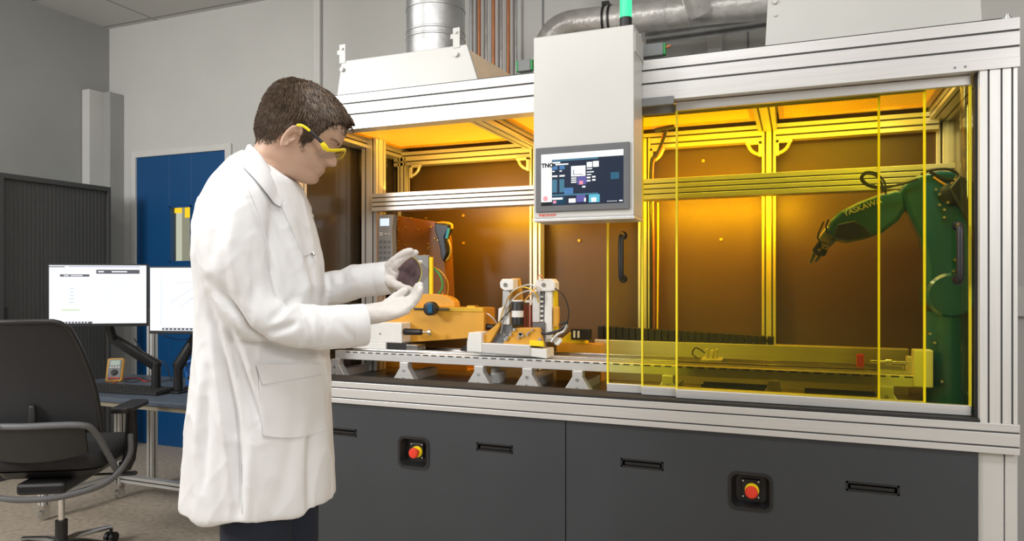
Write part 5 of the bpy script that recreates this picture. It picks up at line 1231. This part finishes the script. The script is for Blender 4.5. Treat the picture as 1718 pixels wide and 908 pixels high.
# lapel of the near front, folding down to the first button, and placket
patch(((470, 345), (483, 340), (522, 425), (508, 430)), 4, 12, 'lapel', .0030, th=.0025)
for x, y in ((523, 427),):
    q = onc(x, y, .003); b = MB(); d = (EY-q).normalized(); b.tube([q, q+d*.002, q+d*.003], [.0065, .0065, .005], 14); b.build('button', 'chrome' if y < 430 else 'white', co, smooth=True)
# stitched seams lying on the cloth
for P in ([(404, 300), (418, 322), (430, 350), (440, 385), (448, 420), (452, 455)], [(395, 620), (400, 700), (404, 780), (406, 862)]):
    b = MB(); b.tube(curve_pts([onc(x, y, .0012) for x, y in P], 6), .0012, 6); b.build('seam', 'coat', co, smooth=True)
# cuffs
for (x0, y0, d0, r0), (x1, y1, d1, r1) in ((SL_R[-2], SL_R[-1]), (SL_L[-2], SL_L[-1])):
    a, c = L(x0, y0, d0), L(x1, y1, d1); dv = (c-a).normalized()
    b = MB(); b.tube([c-dv*.035, c-dv*.03, c-dv*.0, c+dv*.004, c+dv*.003, c-dv*.01], [r1*1.0, r1*1.05, r1*1.04, r1*1.0, r1*.88, r1*.82], 26); b.build('cuff', 'coat', co, smooth=True)
# dark shirt at the throat, trousers, shoes
b = MB(); b.tube([hw(-.008, 0, -.168), hw(-.010, 0, -.178), L(448, 312, 0), L(440, 330, 0)], [.0560, .0600, .070, .08], 28); b.build('shirt', 'navy', pe, smooth=True)
for top, kn, an in FEET:
    b = MB(); n_ = [top+(kn-top)*t for t in (0, .5, 1)]+[kn+(an-kn)*t for t in (.35, .7, 1)]
    b.tube(n_+[an-ZV*.03], [.070, .084, .082, .078, .074, .072, .072], 24); b.build('trouser_leg', 'navy', pe, smooth=True)
    b = MB(); o_ = an.copy(); o_.z = 0; pr2 = [(-.075, .035), (-.08, .06), (-.06, .10), (0, .11), (.05, .085), (.12, .06), (.17, .045), (.19, .02)]
    rings = []
    for u, h in [(-.085, .05), (-.06, .10), (0, .11), (.06, .085), (.12, .06), (.17, .05), (.195, .03)]:
        ww = .034+.012*math.sin(max(0, min(1, (u+.085)/.28))*PI); rings.append([o_+RV*u+FV*(math.cos(t)*ww)+ZV*(h/2+math.sin(t)*h/2) for t in [2*PI*j/16 for j in range(16)]])
    b.loft(rings); b.build('shoe', 'black', pe, smooth=True)

# ---- gloved hands
def flatpalm(mb, pts, wid, thk, nrm):
    """palm: rings across, wid along w axis, thickness along nrm"""
    rings = []
    for i, p in enumerate(pts):
        t = (pts[min(i+1, len(pts)-1)]-pts[max(i-1, 0)]).normalized(); w_ = t.cross(nrm).normalized(); n = w_.cross(t).normalized()
        rings.append([p+w_*math.copysign(abs(math.cos(a))**.85, math.cos(a))*wid[i]+n*math.sin(a)*thk[i] for a in [2*PI*j/20 for j in range(20)]])
    mb.loft(rings)
hn = MB()    # near hand: palm up, fingers curling up round the lower edge
W0_ = [L(598, 530, -.112), L(622, 527, -.108), L(640, 524, -.102), L(660, 519, -.092), L(678, 513, -.080)]
nrm = (ZV*.8-RV*.25-FV*.45).normalized()
flatpalm(hn, W0_, [.029, .028, .034, .041, .040], [.026, .024, .022, .019, .015], nrm)
wv = (W0_[4]-W0_[3]).normalized().cross(nrm).normalized(); 
if wv.dot(FV) < 0: wv = -wv
tips = [((694, 505), (702, 494), (706, 482)), ((695, 502), (703, 491), (706, 478)), ((693, 500), (700, 489), (703, 479)), ((690, 500), (697, 491), (700, 483))]
for k in range(4):
    off = (-.030+.020*k); base = W0_[4]+wv*off-(W0_[4]-W0_[3]).normalized()*.012; r = (.0085, .0098, .0100, .0095)[k]
    q1, q2_, q3 = [PD(x-k*1.0, y+((3, 0, 1, 3)[k]), (W0_[4]+wv*off*.9-EY).dot(FV)) for x, y in tips[k]]
    hn.tube(curve_pts([base, q1, q2_, q3], 4), [r*1.15]*4+[r*1.08]*4+[r]*4+[r*.85], 12, round_ends=True)
th0 = L(642, 520, -.075); hn.tube(curve_pts([th0, L(655, 506, -.062), L(668, 495, -.055), L(680, 487, -.05)], 4), [.015]*4+[.012]*4+[.0105]*4+[.009], 12, round_ends=True)
me = fill(None, hn, .0024, 'glove', 2, lambda c, n: n*.0012*noise.noise(c*70)); mesh_obj('glove', me, 'glove', pe)
hf = MB()    # far hand: fingers along the upper edge of the disc, thumb along the lower edge
W1_ = [L(640, 466, .10), L(649, 463, .090), L(655, 458, .080), L(660, 451, .072)]
nr2 = (-FV*.9+RV*.2+ZV*.3).normalized()
flatpalm(hf, W1_, [.028, .029, .026, .020], [.024, .022, .018, .014], nr2)
for k, P in enumerate((((652, 447, .074), (665, 434, .064), (678, 425, .056), (689, 421, .052)), ((656, 453, .074), (669, 440, .062), (683, 429, .060), (697, 424, .064)))):
    r = (.0105, .0100)[k]; hf.tube(curve_pts([L(*p) for p in P], 4), [r*1.2]*4+[r*1.05]*4+[r]*4+[r*.85], 12, round_ends=True)
for k, P in enumerate((((668, 455, .10), (684, 448, .118), (696, 444, .122), (705, 441, .118)), ((668, 462, .105), (684, 459, .122), (695, 456, .126), (704, 454, .122)))):
    r = .0095; hf.tube(curve_pts([L(*p) for p in P], 4), [r*1.15]*4+[r*1.05]*4+[r]*4+[r*.85], 12, round_ends=True)
hf.tube(curve_pts([L(648, 469, .075), L(660, 476, .062), L(674, 482, .058), L(688, 486, .060)], 4), [.016]*4+[.0125]*4+[.0105]*4+[.009], 12, round_ends=True)
me = fill(None, hf, .0024, 'glove', 2, lambda c, n: n*.0012*noise.noise(c*70)); mesh_obj('glove', me, 'glove', pe)

# ---- the disc he holds
M['wafer'] = mat('purple_mirror_disc', (.36, .25, .28), .1, .8, var=.6, nscale=28)
dc0 = L(677, 456.5, .092); dn = (-FV+RV*.22+ZV*.12).normalized(); du = dn.cross(ZV).normalized(); dv_ = du.cross(dn).normalized()
wf = thing('glass_disc', dc0, 'shiny purple mirror disc with yellow green rim held in gloved hands', 'disc')
R_ = .0500
def dr(r, o): return [dc0+du*math.cos(t)*r+dv_*math.sin(t)*r+dn*o for t in [2*PI*i/48 for i in range(48)]]
b = MB(); b.loft([dr(R_-.002, -.0012), dr(R_-.002, .0012)]); b.build('disc_face', 'wafer', wf)
M['rim'] = mat('yellow_green_rim', (.62, .62, .04), .35)
b = MB(); b.loft([dr(R_-.0022, -.0022), dr(R_, -.0022), dr(R_, .0022), dr(R_-.0022, .0022)], closed=True, cap=False); b.build('disc_rim', 'rim', wf)
M['pinkfilm'] = tint('pinkish_film', (.86, .74, .74), .10, .15)
b = MB(); b.add([L(x, y, d) for d in (.100, .103) for x, y in ((694, 430), (721, 453), (719, 462), (704, 482), (690, 486))], [(0, 1, 2, 3, 4), (9, 8, 7, 6, 5), (0, 5, 6, 1), (1, 6, 7, 2), (2, 7, 8, 3), (3, 8, 9, 4), (4, 9, 5, 0)]); b.build('clear_film', 'pinkfilm', wf)

# ---- safety glasses
gl = thing('safety_glasses', L(545, 246, -.06), 'clear safety glasses with bright yellow brow bar and black temples', 'glasses')
def gm(p): q = hl(p); return hw(q.x, -q.y, q.z)
bar = [L(543, 245, -.074), L(549, 250.5, -.068), L(558, 252.5, -.050), L(568, 252, -.030), hw(.136, 0, hl(L(577, 249, 0)).z)]
c5 = hl(bar[4]); bar[4] = hw(c5.x+.0, 0, c5.z)
full = curve_pts([gm(p) for p in bar[:4]][::1]+[bar[4]]+bar[3::-1], 5) if False else curve_pts(bar+[gm(p) for p in bar[3::-1]], 5)
b = MB(); b.tube(full, .0042, 10, flat=(.6, 1.0)); b.build('brow_bar', 'yellow', gl, smooth=True)
for s_, f in ((0, lambda p: p), (1, gm)):
    b = MB(); b.tube([f(L(541, 241, -.077)), f(L(545, 247, -.074)), f(L(550, 252, -.068))], [.006, .0075, .005], 10, round_ends=True); b.build('yellow_hinge', 'yellow', gl, smooth=True)
    b = MB(); b.tube(curve_pts([f(L(541, 240, -.080)), f(L(530, 229, -.085)), f(L(520, 220, -.087))], 4), .0042, 10, flat=(.6, 1)); b.build('temple', 'black', gl, smooth=True)
    b = MB(); b.tube(curve_pts([f(L(521, 221, -.0865)), f(L(514, 215, -.0885)), f(L(506, 210.5, -.0895)), f(L(498, 210, -.089))], 4), [.0036]*12+[.003], 10, flat=(.6, 1)); b.build('temple_tip', 'yellow', gl, smooth=True)
low = []
for i, p in enumerate(full):
    q = hl(p); k = min(1, abs(q.y)/.07); q.z -= .036-.006*k+(.014*g(q.y/.010)*-1+.0); q.x -= .012-.002*k; low.append(hw(*q))
mid_ = [hw(*(hl(a)*.5+hl(c)*.5+Vector((.003, 0, 0)))) for a, c in zip(full, low)]
ins = [hw(*(hl(c)-Vector((.0015, 0, 0)))) for c in low]; ins2 = [hw(*(hl(c)-Vector((.0015, 0, 0)))) for c in full]; insm = [hw(*(hl(c)-Vector((.0015, 0, 0)))) for c in mid_]
b = MB(); b.loft([[full[k], mid_[k], low[k], ins[k], insm[k], ins2[k]] for k in range(len(full))]); b.build('clear_lens', 'clear', gl, smooth=50)
